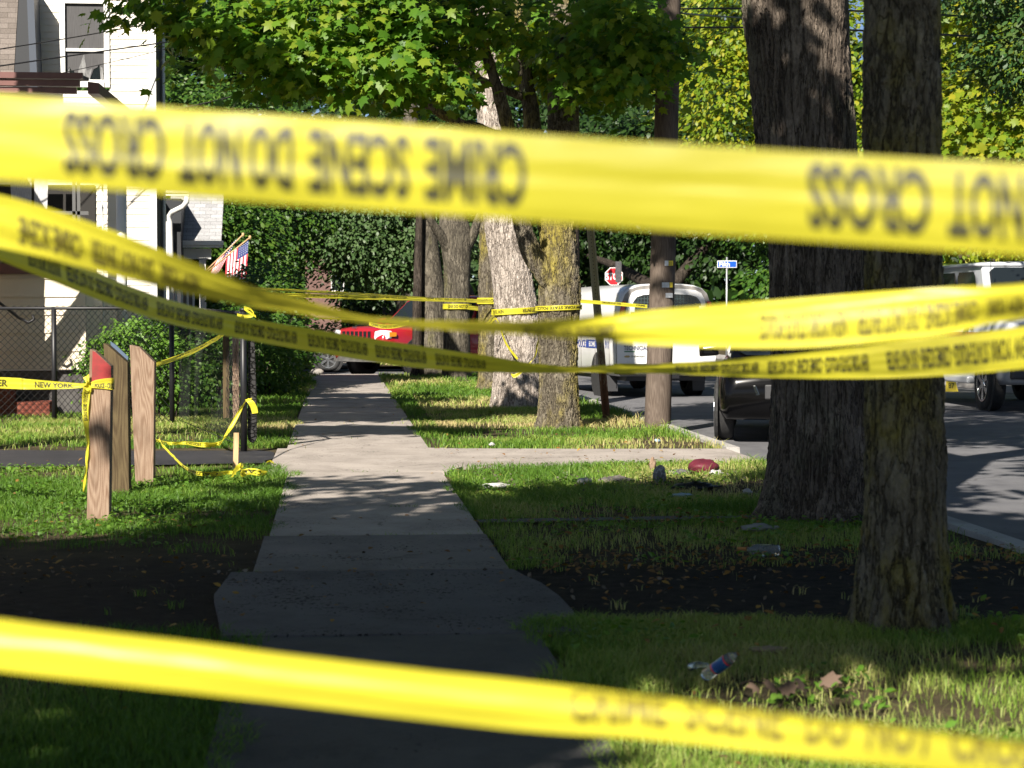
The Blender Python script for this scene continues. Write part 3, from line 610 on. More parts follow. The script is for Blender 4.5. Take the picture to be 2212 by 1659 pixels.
# one mass of far woodland closing the view
def wood():
    r = np.random.default_rng(77); n = 80000
    X = r.uniform(-75, 75, n); Y = 128 + r.uniform(0, 16, n) + 9*fbm(X*.12, X*0+2, 4); top = 17 + 12*fbm(X*.11, X*0, 8); Z = r.uniform(-.5, 1, n)*top
    lump = fbm(X*.3, Z*.35, 5); Y = Y - lump*9
    k = np.abs(X-9) < 60; P = np.c_[X, Y, Z][k]; n = len(P)
    V, F = leaves(P, r.normal(size=(n, 3))*.6+[0, -.5, .6], r.normal(size=(n, 3))+[0, 0, -.6], 1.25*r.uniform(.6, 1.3, n), OVAL)
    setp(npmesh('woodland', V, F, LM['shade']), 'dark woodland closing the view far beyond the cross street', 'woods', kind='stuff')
wood()

# ---------------------------------------------------------------- shrubs and hedge
def shrub(name, label, ells, leaf, size, seed, stems, per=14, tmpl=OVAL, group=None):
    t = thing(name, label, 'shrub', (ells[0][0], ells[0][1], 0), group=group)
    V, F = spray_cloud(ells, size, tmpl, seed, size*1.5, per, .45, .3, .5); npmesh('foliage', V, F, LM[leaf], t)
    r = random.Random(seed); mb = MB()
    for k in range(stems):
        e = r.choice(ells); x, y = e[0]+r.uniform(-.4, .4)*e[3], e[1]+r.uniform(-.4, .4)*e[4]
        mb.tube([(x, y, -.05), (x+r.uniform(-.1, .1), y, e[2]*.5), (x+r.uniform(-.5, .5)*e[3], y+r.uniform(-.4, .4)*e[4], e[2]+e[5]*.6)], [.018, .013, .005], 5)
    mb.build('stems', BK['dark'], t)
shrub('bush', 'round bright green bush behind the chain link fence', [(-2.75, 28.0, .95, .62, .55, .52, 330), (-2.35, 27.9, .7, .45, .5, .5, 160), (-3.15, 27.95, .75, .35, .45, .5, 110)], 'bush', .065, 81, 14)
shrub('hedge', 'tall dark hedge along the left of the far sidewalk', [(-1.45, 35.5, .8, .85, 1.0, 1.05, 380), (-1.4, 37.6, 1.1, .95, 1.2, 1.35, 420), (-1.35, 40, 1.1, .95, 1.3, 1.4, 420), (-1.4, 42.3, 1.0, .9, 1.0, 1.3, 260), (-2.6, 36.2, .6, .7, .9, .75, 220)], 'hedge', .085, 82, 30)
shrub('shrub', 'low dark shrub in front of the porch railing', [(-3.0, 31.5, .5, .8, .6, .55, 200), (-1.9, 31.5, .45, .6, .6, .5, 150), (-2.4, 33, .7, .7, .6, .7, 180)], 'hedge', .075, 83, 10)

shrub('hedge', 'small dark hedge across the end of the far sidewalk', [(-.1, 64, .45, 1.1, .5, .75, 160), (1.2, 64.5, .4, .8, .5, .6, 110)], 'hedge', .13, 84, 8)
def weeds():
    r = np.random.default_rng(15); n = 26000
    X = np.concatenate([r.uniform(-6, -.5, n//2), r.uniform(1, 4.1, n-n//2)]); Y = np.concatenate([r.uniform(12.5, 19, n//2), r.uniform(6, 19, n-n//2)])
    k = in_lawn(X, Y) & (fbm(X*1.6, Y*1.6, 71) > .56); X, Y = X[k], Y[k]; n = len(X)
    V, F = leaves(np.c_[X, Y, r.uniform(.01, .065, n)], np.c_[r.normal(0, .45, (n, 2)), np.ones(n)], np.c_[r.normal(size=(n, 2)), np.zeros(n)], r.uniform(.02, .05, n), OVAL, .4)
    setp(npmesh('weeds', V, F, LM['bush']), 'low clover and broad leaved weeds mixed into the lawn', 'weeds', kind='stuff')
weeds()
def rubble():
    r = np.random.default_rng(31); n = 900
    X = r.uniform(1.2, 4.1, n); Y = r.normal(17.0, .45, n); X = np.concatenate([X, r.uniform(-4, 4, 500)]); Y = np.concatenate([Y, r.normal(11.0, .7, 500)]); n = len(X)
    V, F = leaves(np.c_[X, Y, r.uniform(.0, .05, n)], r.normal(size=(n, 3))*.7+[0, 0, .8], r.normal(size=(n, 3)), r.uniform(.010, .036, n), OVAL, .9)
    setp(npmesh('rubble', V, F, leafmat('rubble', [(.07, .055, .04), (.14, .11, .08), (.04, .034, .028), (.21, .18, .145)], .0, .9)), 'bits of rubble, bark and torn paper strewn in the verge', 'rubble', kind='stuff')
rubble()
# fallen leaves lying about
def litter():
    r = np.random.default_rng(5); n = 4200
    X = r.uniform(-5, 4.1, n); Y = np.concatenate([r.normal(11.35, .38, n//2), r.normal(9.9, .7, n//8), r.normal(13.7, .25, n//8), r.uniform(5, 30, n - n//2 - 2*(n//8))])
    k = ~((X > -.6) & (X < 1.15) & (r.random(n) < .88)) & ~((X < -.6) & (r.random(n) < .72)); X, Y = X[k], Y[k]; n = len(X)
    P = np.c_[X, Y, .026 + r.uniform(0, .03, n)]
    V, F = leaves(P, np.c_[r.normal(0, .3, (n, 2)), np.ones(n)], np.c_[r.normal(size=(n, 2)), np.zeros(n)], r.uniform(.02, .055, n), OVAL, .6)
    setp(npmesh('fallen_leaves', V, F, LM['fallen']), 'scattered small brown and orange fallen leaves along the driveway edges', 'leaf litter', kind='stuff')
litter()

# ================================================================== HOUSES
def siding(name, x0, x1, Y, z0, z1, h, lap, mat, parent, holes=(), ny=-1):
    """horizontal boards on a wall in the plane y = Y facing -y, leaving rectangular holes"""
    mb = MB(); z = z0
    while z < z1 - 1e-4:
        zt = min(z+h, z1); segs = [(x0, x1)]
        for hx0, hx1, hz0, hz1 in holes:
            if z < hz1 - .01 and zt > hz0 + .01:
                segs = [s for a, b in segs for s in ((a, min(b, hx0)), (max(a, hx1), b)) if s[1]-s[0] > .005]
        for a, b in segs:
            mb.add([(a, Y-lap, z), (b, Y-lap, z), (b, Y, zt), (a, Y, zt), (a, Y, z), (b, Y, z)], [(0, 1, 2, 3), (4, 5, 1, 0)])
        z = zt
    return mb.build(name, mat, parent, fixn=False)
M_sid = simple('cream_siding', (.80, .75, .66), .6, (.74, .69, .60), 1.2, lo=.4, hi=.8)
M_clap = simple('cream_clapboard', (.72, .63, .50), .6, (.64, .55, .43), 1.5, lo=.4, hi=.8)
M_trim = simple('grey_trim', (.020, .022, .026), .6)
M_brown = simple('brown_metal', (.17, .075, .065), .45, (.13, .055, .05), 4)
def shingle(name, a, b):
    m, nt, bs = newmat(name); v = coords(nt, (1, 1, 1))
    br = nt.nodes.new('ShaderNodeTexBrick'); sx = nt.nodes.new('ShaderNodeSeparateXYZ'); cb = nt.nodes.new('ShaderNodeCombineXYZ')
    nt.links.new(v, sx.inputs[0]); nt.links.new(sx.outputs[0], cb.inputs[0]); nt.links.new(sx.outputs[2], cb.inputs[1]); nt.links.new(cb.outputs[0], br.inputs['Vector'])
    br.inputs['Color1'].default_value = (*a, 1); br.inputs['Color2'].default_value = (*b, 1); br.inputs['Mortar'].default_value = (*(x*.55 for x in a), 1)
    br.inputs['Scale'].default_value = 1; br.inputs['Brick Width'].default_value = .26; br.inputs['Row Height'].default_value = .085; br.inputs['Mortar Size'].default_value = .005; br.inputs['Mortar Smooth'].default_value = .6; br.inputs['Bias'].default_value = -.1
    c = mixc(nt, ramp(nt, noise(nt, v, 40, 4), [(.3, .7), (.7, 1.)]), (0, 0, 0), br.outputs[0])
    nt.links.new(c, bs.inputs['Base Color']); bs.inputs['Roughness'].default_value = .95; bs.inputs['Specular IOR Level'].default_value = .1
    bump(nt, bs, br.outputs['Fac'], -.6, .01); return m
M_shb = shingle('brown_shingle', (.21, .18, .16), (.30, .26, .235)); M_shg = shingle('grey_shingle', (.33, .33, .34), (.46, .46, .47))
M_intr = simple('dim_interior', (.02, .018, .016), .8)
M_curt = simple('net_curtain', (.55, .55, .56), .8, (.3, .3, .31), 30, (6, 1, .3))
M_brick = shingle('red_brick', (.22, .07, .05), (.28, .10, .07))

h = thing('house', 'cream sided house with a torn upstairs window blind and brown roofed porch', 'house', (-5.5, 34, 0))
Y0 = 34.0; XR = QY(337, 120, Y0).x
wz0, wz1 = QY(180, 176, Y0).z, QY(180, 8, Y0).z; wx0, wx1 = QY(141, 90, Y0).x, QY(225, 90, Y0).x
siding('wall', -13, XR-.11, Y0, .2, 9.0, .108, .014, M_sid, h, [(wx0-.09, wx1+.09, wz0-.1, wz1+.09)])
mb = MB(); mb.box((XR-.055, Y0+.0, 4.6), (.106, .05, 8.8)); mb.build('corner_board', MT['white'], h)
mb = MB(); mb.quad((XR, Y0+.026, .2), (XR, Y0+1.35, .2), (XR, Y0+1.35, 9), (XR, Y0+.026, 9)); mb.build('side_wall', M_trim, h)  # near-black trim colour stands in for the shade on this side
MB().box((-10.5, Y0+5.9, 3.6), (6.0, 9, 7.2)).build('rear_wing', M_sid, h)
MB().tube([(XR+.05, Y0+.7, .2), (XR+.05, Y0+.7, 9)], .04, 8).build('downpipe', MT['galv'], h)
rf = MB(); rf.prism([(-13.4, Y0-.4, 9.0), (XR+.3, Y0-.4, 9.0), (XR+.3, Y0-.4, 9.1), (-8, Y0-.4, 9.8), (-13.4, Y0-.4, 9.5)], (0, 1.9, 0)); rf.build('roof', M_shb, h)
# window: frame, sashes, panes behind them and a torn blind
wf = MB(); cz = (wz0+wz1)/2; cx = (wx0+wx1)/2; ww = wx1-wx0; wh = wz1-wz0
for x in (wx0-.045, wx1+.045): wf.box((x, Y0-.012, cz), (.088, .06, wh+.19))
wf.box((cx, Y0-.012, wz1+.045), (ww, .06, .088)); wf.box((cx, Y0-.018, wz0-.05), (ww, .09, .095))
win = wf.build('window', MT['white'], h); mz = QY(180, 108, Y0).z
s = MB(); s.box((cx, Y0+.0, mz), (ww, .035, .05)); s.box((cx, Y0+.0, wz0+.016), (ww, .03, .03)); s.build('sash', MT['white'], win, local=True)
M_blind = simple('grey_blind', (.072, .07, .072), .7, (.052, .05, .052), 9, (9, 1, .5))
M_torn = simple('torn_plastic', (.26, .26, .26), .5, (.09, .09, .09), 14, (1, 1, .4))
MB().quad((wx0, Y0+.012, mz), (wx1, Y0+.012, mz), (wx1, Y0+.012, wz1), (wx0, Y0+.012, wz1)).build('pane', M_blind, win, local=True)
MB().quad((wx0, Y0+.03, wz0), (wx1, Y0+.03, wz0), (wx1, Y0+.03, mz), (wx0, Y0+.03, mz)).build('pane', MT['glassdark'], win, local=True)
def wq(u, v): return (wx0+ww*u, Y0+.02, wz0+(mz-wz0)*v)
bl = MB(); top = [0, 1]; edge = [(0, .34), (.06, .38), (.1, .46), (.15, .36), (.22, .33), (.27, .1), (.3, .02), (.60, .02), (.66, .2), (.72, .40), (.82, .46), (.86, .55), (.90, .44), (.97, .3), (1, .28)]
for (u0, v0), (u1, v1) in zip(edge[:-1], edge[1:]): bl.quad(wq(u0, v0), wq(u1, v1), wq(u1, 1), wq(u0, 1))
bl.build('blind', M_blind, win, local=True)
tr = MB()
for poly in ([(.02, .05), (.06, .36), (.11, .45), (.1, .25), (.05, .05)], [(.3, .03), (.33, .38), (.48, .9), (.52, .5), (.55, .35), (.68, .42), (.62, .03)], [(.9, .06), (.88, .5), (.95, .44), (.98, .1)]):
    tr.add([(wq(u, v)[0], Y0+.014, wq(u, v)[2]) for u, v in poly], [tuple(range(len(poly)))])
tr.build('torn_screen', M_torn, win, local=True)
# steep shingled side with its dark trim, upper left
gb = MB(); a = [QY(*q, 33.5) for q in ((-60, -30), (41, -30), (28, 190), (-60, 190))]; gb.prism([tuple(v) for v in a], (0, .4, 0)); gb.build('dormer_roof', M_shb, h)
gt_ = MB(); a = [QY(*q, 33.45) for q in ((42, -30), (57, -30), (66, 190), (29, 190))]; gt_.prism([tuple(v) for v in a], (0, .5, 0)); gt_.build('dormer_trim', M_trim, h)
gt_ = MB(); a = [QY(*q, 33.35) for q in ((57, -30), (72, -30), (81, 190), (66, 190))]; gt_.prism([tuple(v) for v in a], (0, .6, 0)); gt_.build('dormer_trim', simple('blue_grey_trim', (.05, .062, .085), .5), h)
# porch
YP = 29.4; px1 = QY(185, 190, YP).x
z_e0, z_e1 = QY(100, 218, YP).z, QY(100, 172, YP).z
pr = MB(); pr.prism([(-12, YP-.3, z_e1+.0), (px1, YP-.3, z_e1-.02), (px1, YP+.4, z_e1+.03), (px1-2.3, YP+.8, z_e1+.06), (px1-2.3, Y0-.02, z_e1+.33), (-12, Y0-.02, z_e1+.36)], (0, 0, .05)); pr.build('porch_roof', M_shb, h)
ev = MB()
for k, (dz, dep) in enumerate(((0, .34), (-.10, .28), (-.2, .2))): ev.box((-7.8+px1/2+.02*k, YP-.3+.04*k, z_e1+.02+dz), (px1+15.6-.14*k, .12, .085))
ev.build('eave', M_brown, h)
sg = MB(); a0 = Vector((px1+.06, YP-.25, z_e1-.05)); a1 = QY(300, 268, 33.6)
sg.prism([a0, a0+Vector((.16, 0, -.02)), a0+Vector((.16, 0, -.17)), a0+Vector((0, 0, -.17))], a1-a0); sg.build('gutter', M_brown, h)
MB().box((-8, Y0-.03, 1.9), (8.0, .03, 3.4)).build('porch_back', M_intr, h)
pz0, pz1 = QY(60, 452, 33.2).z, QY(60, 300, 33.2).z
MB().quad(QY(25, 452, 33.2), QY(68, 452, 33.2), QY(68, 330, 33.2), QY(20, 330, 33.2)).build('curtain', M_curt, h)
MB().quad(QY(74, 452, 33.2), QY(102, 452, 33.2), QY(106, 330, 33.2), QY(74, 330, 33.2)).build('curtain', M_curt, h)
pf = MB()
for x in (160, 170): pf.box(QY(x, 430, 33.1), (.05, .06, 2.4))
pf.box(QY(90, 460, 33.1), (1.5, .06, .06)); pf.build('porch_window_frame', simple('dull_frame', (.10, .10, .10), .5), h)
def col(x0, x1, y, Y, z0, z1, mat, nm='column'):
    a, b = QY(x0, y, Y), QY(x1, y, Y); MB().tube([((a.x+b.x)/2, Y, z0), ((a.x+b.x)/2, Y, z1)], (b.x-a.x)/2, 20).build(nm, mat, h, smooth=True)
col(251, 274, 480, 31.5, .4, 3.7, MT['white']); col(220, 224, 480, 30.6, .4, 3.4, MT['white'], 'porch_post')
wp = QY(186, 700, YP).x; pzt, pzb = QY(100, 592, YP).z, QY(100, 798, YP).z
siding('porch_wall', -13, wp-.09, YP, pzb, pzt, .262, .02, M_clap, h)
MB().box((wp-.045, YP-.012, (pzb+pzt)/2), (.085, .03, pzt-pzb)).build('corner_board', M_clap, h)
MB().box((-8, YP+.02, pzt+.075), (2*(wp+8)+.06, .22, .15)).build('porch_sill', M_brown, h)
MB().quad((wp, YP+.012, .0), (wp, Y0-.1, .0), (wp, Y0-.1, pzt), (wp, YP+.012, pzt)).build('porch_side', M_clap, h)
fd = MB(); fd.box((-8, YP+.12, pzb/2-.02), (2*(wp+8)-.06, .1, pzb)); fd.build('foundation', simple('dark_block', (.06, .055, .055), .9, (.10, .095, .09), 4), h)
st = MB(); st.prism([(-4.05, YP-.6, -.05), (-4.6, YP-.6, -.05), (-7.5, YP-.6, -.05), (-7.5, YP-.6, .42), (-4.6, YP-.6, .42), (-4.6, YP-.6, .2), (-4.05, YP-.6, .2)], (0, .55, 0)); st.build('steps', M_brick, h)
hr = MB(); hr.tube([QY(-40, 622, 28.6), QY(0, 655, 28.6), QY(40, 686, 28.6), QY(62, 697, 28.6), QY(74, 690, 28.6), QY(70, 680, 28.6)], .02, 8); hr.build('handrail', MT['black'], h, smooth=True)
# added beam, set sunward to throw the slanting shade on the porch wall
w1_, w2_ = QY(205, 640, YP)+S*2.0, QY(40, 875, YP)+S*2.0; br = MB(); br.tube([w1_, w2_], .15, 8); br.build('shade_beam', M_brown, h)
xw = QY(90, 700, YP).x + S.x*1.7; MB().box((xw-.75, YP+S.y*1.7, 1.7), (1.5, .2, 3.4)).build('shade_panel', M_clap, h)  # unseen panel added sunward to shade the left of the porch wall

g2 = thing('house', 'white trimmed house with a grey shingled porch roof and bent downspout', 'house', (-5.5, 47, 0))
YB = 46.0
ax, bx = QY(390, 470, YB).x, QY(478, 470, YB).x; zr0, zr1 = QY(430, 522, YB).z, QY(430, 405, YB+1.1).z
r_ = MB(); r_.prism([(ax-.3, YB, zr0), (bx, YB, zr0), (bx, YB+1.5, zr1+.2), (ax-.3, YB+1.5, zr1+.2)], (0, 0, .05)); r_.build('porch_roof', M_shg, g2)
gm = MB(); gm.box(((ax+bx)/2-.1, YB-.05, zr0-.03), (bx-ax+.3, .1, .10)); gm.box(((ax+bx)/2-.1, YB-.03, zr0-.11), (bx-ax+.26, .08, .05)); gm.build('gutter', MT['white'], g2)
MB().box(((ax+bx)/2-.2, YB+.25, zr0-.27), (bx-ax-.1, .14, .24)).build('porch_beam', MT['white'], g2)
q = QY(437, 560, YB+.2); MB().box((q.x, YB+.25, (zr0-.4)/2), (.15, .15, zr0-.4)).build('column', MT['white'], g2)
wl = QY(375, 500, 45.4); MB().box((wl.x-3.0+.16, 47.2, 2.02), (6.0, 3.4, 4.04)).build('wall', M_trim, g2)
wz = MB(); q0, q1 = QY(350, 500, 45.2), QY(366, 500, 45.2); wz.box(((q0.x+q1.x)/2, 45.3, 1.6), (q1.x-q0.x, .14, 4.0)); wz.build('corner_board', MT['white'], g2)
e0, e1 = QY(348, 416, 44.6), QY(408, 416, 44.6); ge = MB(); ge.box(((e0.x+e1.x)/2-.3, 44.6, e0.z+.03), (e1.x-e0.x+.6, .12, .06)); ge.box(((e0.x+e1.x)/2-.3, 44.62, e0.z-.04), (e1.x-e0.x+.6, .09, .05)); ge.build('gutter', MT['white'], g2)
MB().box(((e0.x+e1.x)/2-2.4, 46.9, e0.z+.2), (e1.x-e0.x+3.0, 4.4, .25)).build('roof', M_shg, g2)
MB().tube([QY(404, 424, 44.6), QY(403, 436, 44.6), QY(396, 446, 44.6), QY(372, 458, 44.9), QY(366, 466, 45), QY(367, 480, 45), QY(371, 620, 45), QY(371, 680, 45)], [.06]*8, 10).build('downspout', MT['white'], g2, smooth=True)
rl = MB()
for k in range(9):
    x = 318 + k*12.5; q = QY(x, 625, 42.5); rl.box((q.x, 42.5, q.z-.1), (.045, .045, .95))
q0, q1 = QY(314, 590, 42.5), QY(424, 590, 42.5); rl.box(((q0.x+q1.x)/2, 42.5, q0.z), (q1.x-q0.x, .06, .05))
rl.build('porch_railing', MT['white'], g2)

g3 = thing('house', 'pinkish brick house far down the street behind the trees', 'house', QY(715, 600, 112))
q = QY(716, 616, 112); MB().box((q.x-.45, 114, 2.6), (2.0, 4, 4.6)).build('wall', simple('pink_brick', (.13, .075, .062), .9, (.18, .105, .09), 8), g3)
q = QY(729, 610, 112); fr = MB().box((q.x, 111.96, q.z), (.72, .1, 1.0)).build('window', MT['white'], g3)
MB().box((q.x, 111.93, q.z), (.6, .1, .86)).build('pane', MT['glassdark'], fr, local=True)
MB().prism([(q.x-3, 111.6, 4.85), (q.x+1.6, 111.6, 4.85), (q.x-.6, 111.6, 6.5)], (0, 5, 0)).build('roof', M_shb, g3)
# ================================================================== POSTS, FENCE, POLES
def woodmat(name, light, dark, rough=.85):
    m, nt, bs = newmat(name)
    n = noise(nt, coords(nt, (4.5, 4.5, .42)), 1.6, 1.5, .4)
    wv = math_(nt, 'SINE', math_(nt, 'MULTIPLY', n, 130.0))
    ft = noise(nt, coords(nt, (60, 60, 2.2)), 3, 4, .6)
    k = math_(nt, 'ADD', math_(nt, 'MULTIPLY', wv, .13), ft)
    c = ramp(nt, k, [(.25, light), (.55, tuple((a+b)/2 for a, b in zip(light, dark))), (.85, dark)])
    st = ramp(nt, noise(nt, coords(nt, (3, 3, 1)), 2.5, 4), [(.45, 0.), (.75, .5)])
    c = mixc(nt, st, c, tuple(x*.45 for x in dark))
    nt.links.new(c, bs.inputs['Base Color']); bs.inputs['Roughness'].default_value = rough; bs.inputs['Specular IOR Level'].default_value = .15
    bump(nt, bs, k, .35, .004); return m
M_wood = woodmat('weathered_wood', (.37, .27, .195), (.165, .095, .06))
M_wood2 = woodmat('shaded_weathered_wood', (.14, .105, .055), (.05, .033, .02))  # weathered wood with shade put into its colour
M_pole = woodmat('pole_wood', (.17, .135, .11), (.075, .055, .043))
M_stake = woodmat('fresh_pine', (.68, .47, .27), (.50, .30, .14))
def wpost(label, x0, x1, yb, top, depth, mat, extra=()):
    """x0,x1 picture edges at the foot; top: list of (picture x, picture y) left to right"""
    a, b = G(x0, yb), G(x1, yb); Y = (a.y+b.y)/2
    t = thing('wooden_post', label, 'post', ((a.x+b.x)/2, Y, 0), group='wooden posts by the driveway')
    poly = [Vector((a.x, Y, -.05)), Vector((b.x, Y, -.05))] + [QY(x, y, Y) for x, y in top[::-1]]
    o = MB().prism(poly, (0, depth, 0)).build('shaft', mat, t, bevel=.006)
    return t, Y, poly
t1, Y1, pl = wpost('wooden post with a red painted slanted top and tape tied round it', 187, 235, 1126, [(194, 754), (206, 759), (240, 791)], .16, M_wood)
f = [QY(x, y, Y1) + Vector((0, -.003, 0)) for x, y in ((200, 757.5), (206, 760), (239.6, 791.5), (240, 835), (198, 833))]
MB().prism(f, (0, .002, 0)).build('painted_patch', simple('worn_red_paint', (.33, .03, .03), .7, (.22, .03, .025), 14), t1)
t2, Y2, pl = wpost('shade-darkened mossy wooden post between the other two, blue and yellow paint at its tip', 243, 279, 1069, [(223, 741), (233, 746), (276, 784)], .19, M_wood2)
f = [QY(x, y, Y2+.19) + Vector((0, .003, 0)) for x, y in ((238, 737), (250, 745), (277, 771), (275, 783), (240, 750))]
MB().prism(f, (0, .02, 0)).build('painted_tip', simple('faded_blue_paint', (.08, .12, .19), .7), t2)
t3, Y3, pl = wpost('pale split wooden post farthest from the camera, lit by the sun', 293, 331, 1047, [(280, 745), (291, 748), (301, 750), (334, 783)], .17, M_wood)

def chainlink(a, b, z0, z1, parent, pitch=.098, r=.0045, name='chain_mesh'):
    a, b = Vector(a), Vector(b); L = (b-a).length; u = (b-a).normalized(); n = Vector((-u.y, u.x, 0)); H = z1-z0; mb = MB()
    k = -int(H/pitch)-1
    while k*pitch < L:
        for sgn in (1, -1):
            s0 = k*pitch; p0, p1 = s0, s0+H
            t0, t1 = max(0, p0), min(L, p1)
            if t1-t0 < .02: continue
            def pt(t):
                f_ = (t-s0)/H; z = z0+H*f_ if sgn > 0 else z1-H*f_
                return a+u*t+Vector((0, 0, z-a.z))+n*(.004*sgn)
            mb.tube([pt(t0), pt(t1)], r, 3, cap=False)
        k += 1
    # twisted barbs over the rail
    for i in range(int(L/pitch)):
        q = a+u*(i*pitch)+Vector((0, 0, z1-a.z)); mb.tube([q, q+u*(pitch*.5)+Vector((0, 0, .035)), q+u*pitch], r, 3, cap=False)
    return mb.build(name, MT['black'], parent, fixn=False)
ct = thing('chain_link_fence', 'black chain link fence along the front of the yard, before the cream porch', 'fence', G(118, 908))
P0, P1, P2 = G(-120, 911), G(118, 910), G(372, 916); fz = QY(118, 666, P1.y).z
rail = MB(); rail.tube([Vector((p.x, p.y, fz)) for p in (P0, P1, P2)], .022, 10); rail.build('top_rail', MT['black'], ct, smooth=True)
for q in (P1, P2): MB().tube([Vector((q.x, q.y, -.05)), Vector((q.x, q.y, fz+.02))], .034, 12).build('fence_post', MT['black'], ct, smooth=True)
chainlink((P0.x, P0.y+.03, 0), (P1.x, P1.y+.03, 0), .03, fz, ct); chainlink((P1.x, P1.y+.03, 0), (P2.x, P2.y+.03, 0), .03, fz, ct)
GP = G(527, 976)
gt = thing('fence_gate', 'black chain link gate standing open toward the sidewalk, a charred plank on its post', 'gate', (GP.x, GP.y, 0))
gz = QY(527, 672, GP.y).z
MB().tube([(GP.x, GP.y, -.05), (GP.x, GP.y, gz)], .034, 12).tube([(GP.x, GP.y, gz), (GP.x, GP.y, gz+.03)], .04, 12).build('gate_post', MT['black'], gt, smooth=True)
Pa, Pb = Vector((P2.x+.1, P2.y-.1, 0)), Vector((GP.x-.03, GP.y+.05, 0))
gr = MB(); gr.tube([Pa+Vector((0, 0, fz)), Pb+Vector((0, 0, gz-.02))], .02, 8); gr.tube([Pa+Vector((0, 0, .06)), Pb+Vector((0, 0, .06))], .005, 5); gr.build('gate_frame', MT['black'], gt, smooth=True)
chainlink(Pa, Pb, .1, gz-.03, gt, .11, .0022)
def charmat():
    m, nt, bs = newmat('charred_wood'); v = coords(nt, (16, 16, 26))
    vo = nt.nodes.new('ShaderNodeTexVoronoi'); vo.feature = 'DISTANCE_TO_EDGE'; vo.inputs['Scale'].default_value = 1.0; nt.links.new(v, vo.inputs['Vector'])
    nt.links.new(ramp(nt, vo.outputs['Distance'], [(0, (.004, .004, .004)), (.12, (.022, .021, .021))]), bs.inputs['Base Color'])
    bs.inputs['Roughness'].default_value = .55; bump(nt, bs, ramp(nt, vo.outputs['Distance'], [(0, 0.), (.15, 1.)]), 1, .02); return m
y = GP.y+.06; pk = [QY(x, yy, y) for x, yy in ((535, 948), (541, 956), (549, 957), (555, 946), (554, 850), (550, 735), (536, 737))]
MB().prism(pk, (0, .045, 0)).build('charred_plank', charmat(), gt, bevel=.008)
for x in (488, 509):
    q = QY(x, 720, GP.y+1.1); MB().box((q.x, GP.y+1.1, .85), (.07, .02, 1.1)).build('picket', M_wood2 if x < 500 else M_wood, gt)
sk = thing('stake', 'short pale wooden stake driven beside the fresh asphalt driveway', 'stake', G(508, 1022))
q = G(508, 1022); a, b = G(502.5, 1022), G(513.5, 1022); tp = QY(508, 935, q.y)
MB().prism([(a.x, q.y, -.05), (b.x, q.y, -.05), (b.x+.012, q.y, tp.z), (a.x+.012, q.y, tp.z)], (0, .02, 0)).build('shaft', M_stake, sk)

# utility pole with a vertical crack and number tags
up = thing('utility_pole', 'weathered wooden utility pole with number tags, leaning at the curb', 'pole', (G(1420, 922).x, G(1420, 922).y, 0))
V, F = trunk_mesh(trunk_px([(1420, 924, 25.9, 28.5), (1432, 560, 25.9, 27), (1446, 0, 25.9, 24.5), (1460, -560, 25.9, 22)]), 40, .1, .02, 3, .01, 2); npmesh('shaft', V, F, M_pole, up, True)
for y_, mt_, w_ in ((572, MT['galv'], 9), (576, simple('tag_yellow', (.8, .62, .05), .5), 6), (617, MT['galv'], 11), (636, MT['galv'], 8)):
    pass
def ontag(x0, x1, y0, y1, mt_, nm, off):
    d = 25.9-28/FPX*25.9-off
    a, b, c_, e = Q(x0, y0, d+.03*((x0-1436)/20)**2*.5), Q(x1, y0, d+.06*((x1-1436)/20)**2*.6), Q(x1, y1, d+.06*((x1-1436)/20)**2*.6), Q(x0, y1, d+.03*((x0-1436)/20)**2*.5)
    return MB().prism([a, b, c_, e], (0, .01, 0)).build(nm, mt_, up)
M_ty = simple('tag_yellow', (.8, .62, .05), .5)
ontag(1436, 1444, 563, 574, MT['galv'], 'number_tag', .0); tg = ontag(1444.5, 1454, 563, 574, M_ty, 'number_tag', .0)
letters('lettering', '11', Q(1446, 573, 25.55), Q(1456, 573, 25.55)-Q(1446, 573, 25.55), (0, 0, 1), .045, MT['ink'], up, xs=.6)
ontag(1430, 1446, 610, 621, MT['galv'], 'number_tag', .0); ontag(1447, 1453, 610, 621, M_ty, 'number_tag', .0); ontag(1438, 1453, 633, 643, MT['galv'], 'number_tag', .0)
fp = thing('utility_pole', 'dark utility pole showing past the right side of the lichened maple', 'pole', G(1242, 780))
q = G(1242, 790); MB().tube([(q.x, q.y, -.1), (q.x-.05, q.y, 5), (q.x-.1, q.y, 10)], [.17, .15, .12], 14).build('shaft', M_pole, fp, smooth=True)
# leaning perforated sign post
sp = thing('sign_post', 'leaning perforated steel sign post, rusty near the grass', 'sign post', G(1311, 906))
q0, q1 = G(1311, 908), Q(1268, 402, 26.2)
def steelpost(nm, a, b, w_, mat, parent, holes=True, pitch=.05):
    a, b = Vector(a), Vector(b); t = (b-a).normalized(); u = Vector((1, 0, 0)); u = (u - t*u.dot(t)).normalized(); n = t.cross(u); mb = MB()
    prof = [(-w_*.5, .0), (-w_*.28, .0), (-w_*.22, .028), (w_*.22, .028), (w_*.28, .0), (w_*.5, .0), (w_*.5, .004), (w_*.30, .004), (w_*.24, .033), (-w_*.24, .033), (-w_*.30, .004), (-w_*.5, .004)]
    mb.loft([[a+u*x+n*z for x, z in prof], [b+u*x+n*z for x, z in prof]]); o = mb.build(nm, mat, parent)
    if holes:
        hb = MB(); k = .1
        while k < (b-a).length-.05: hb.tube([a+t*k+n*.0275, a+t*k+n*.0255], .007, 8); k += pitch
        hb.build('punched_holes', MT['black'], parent)
    return o
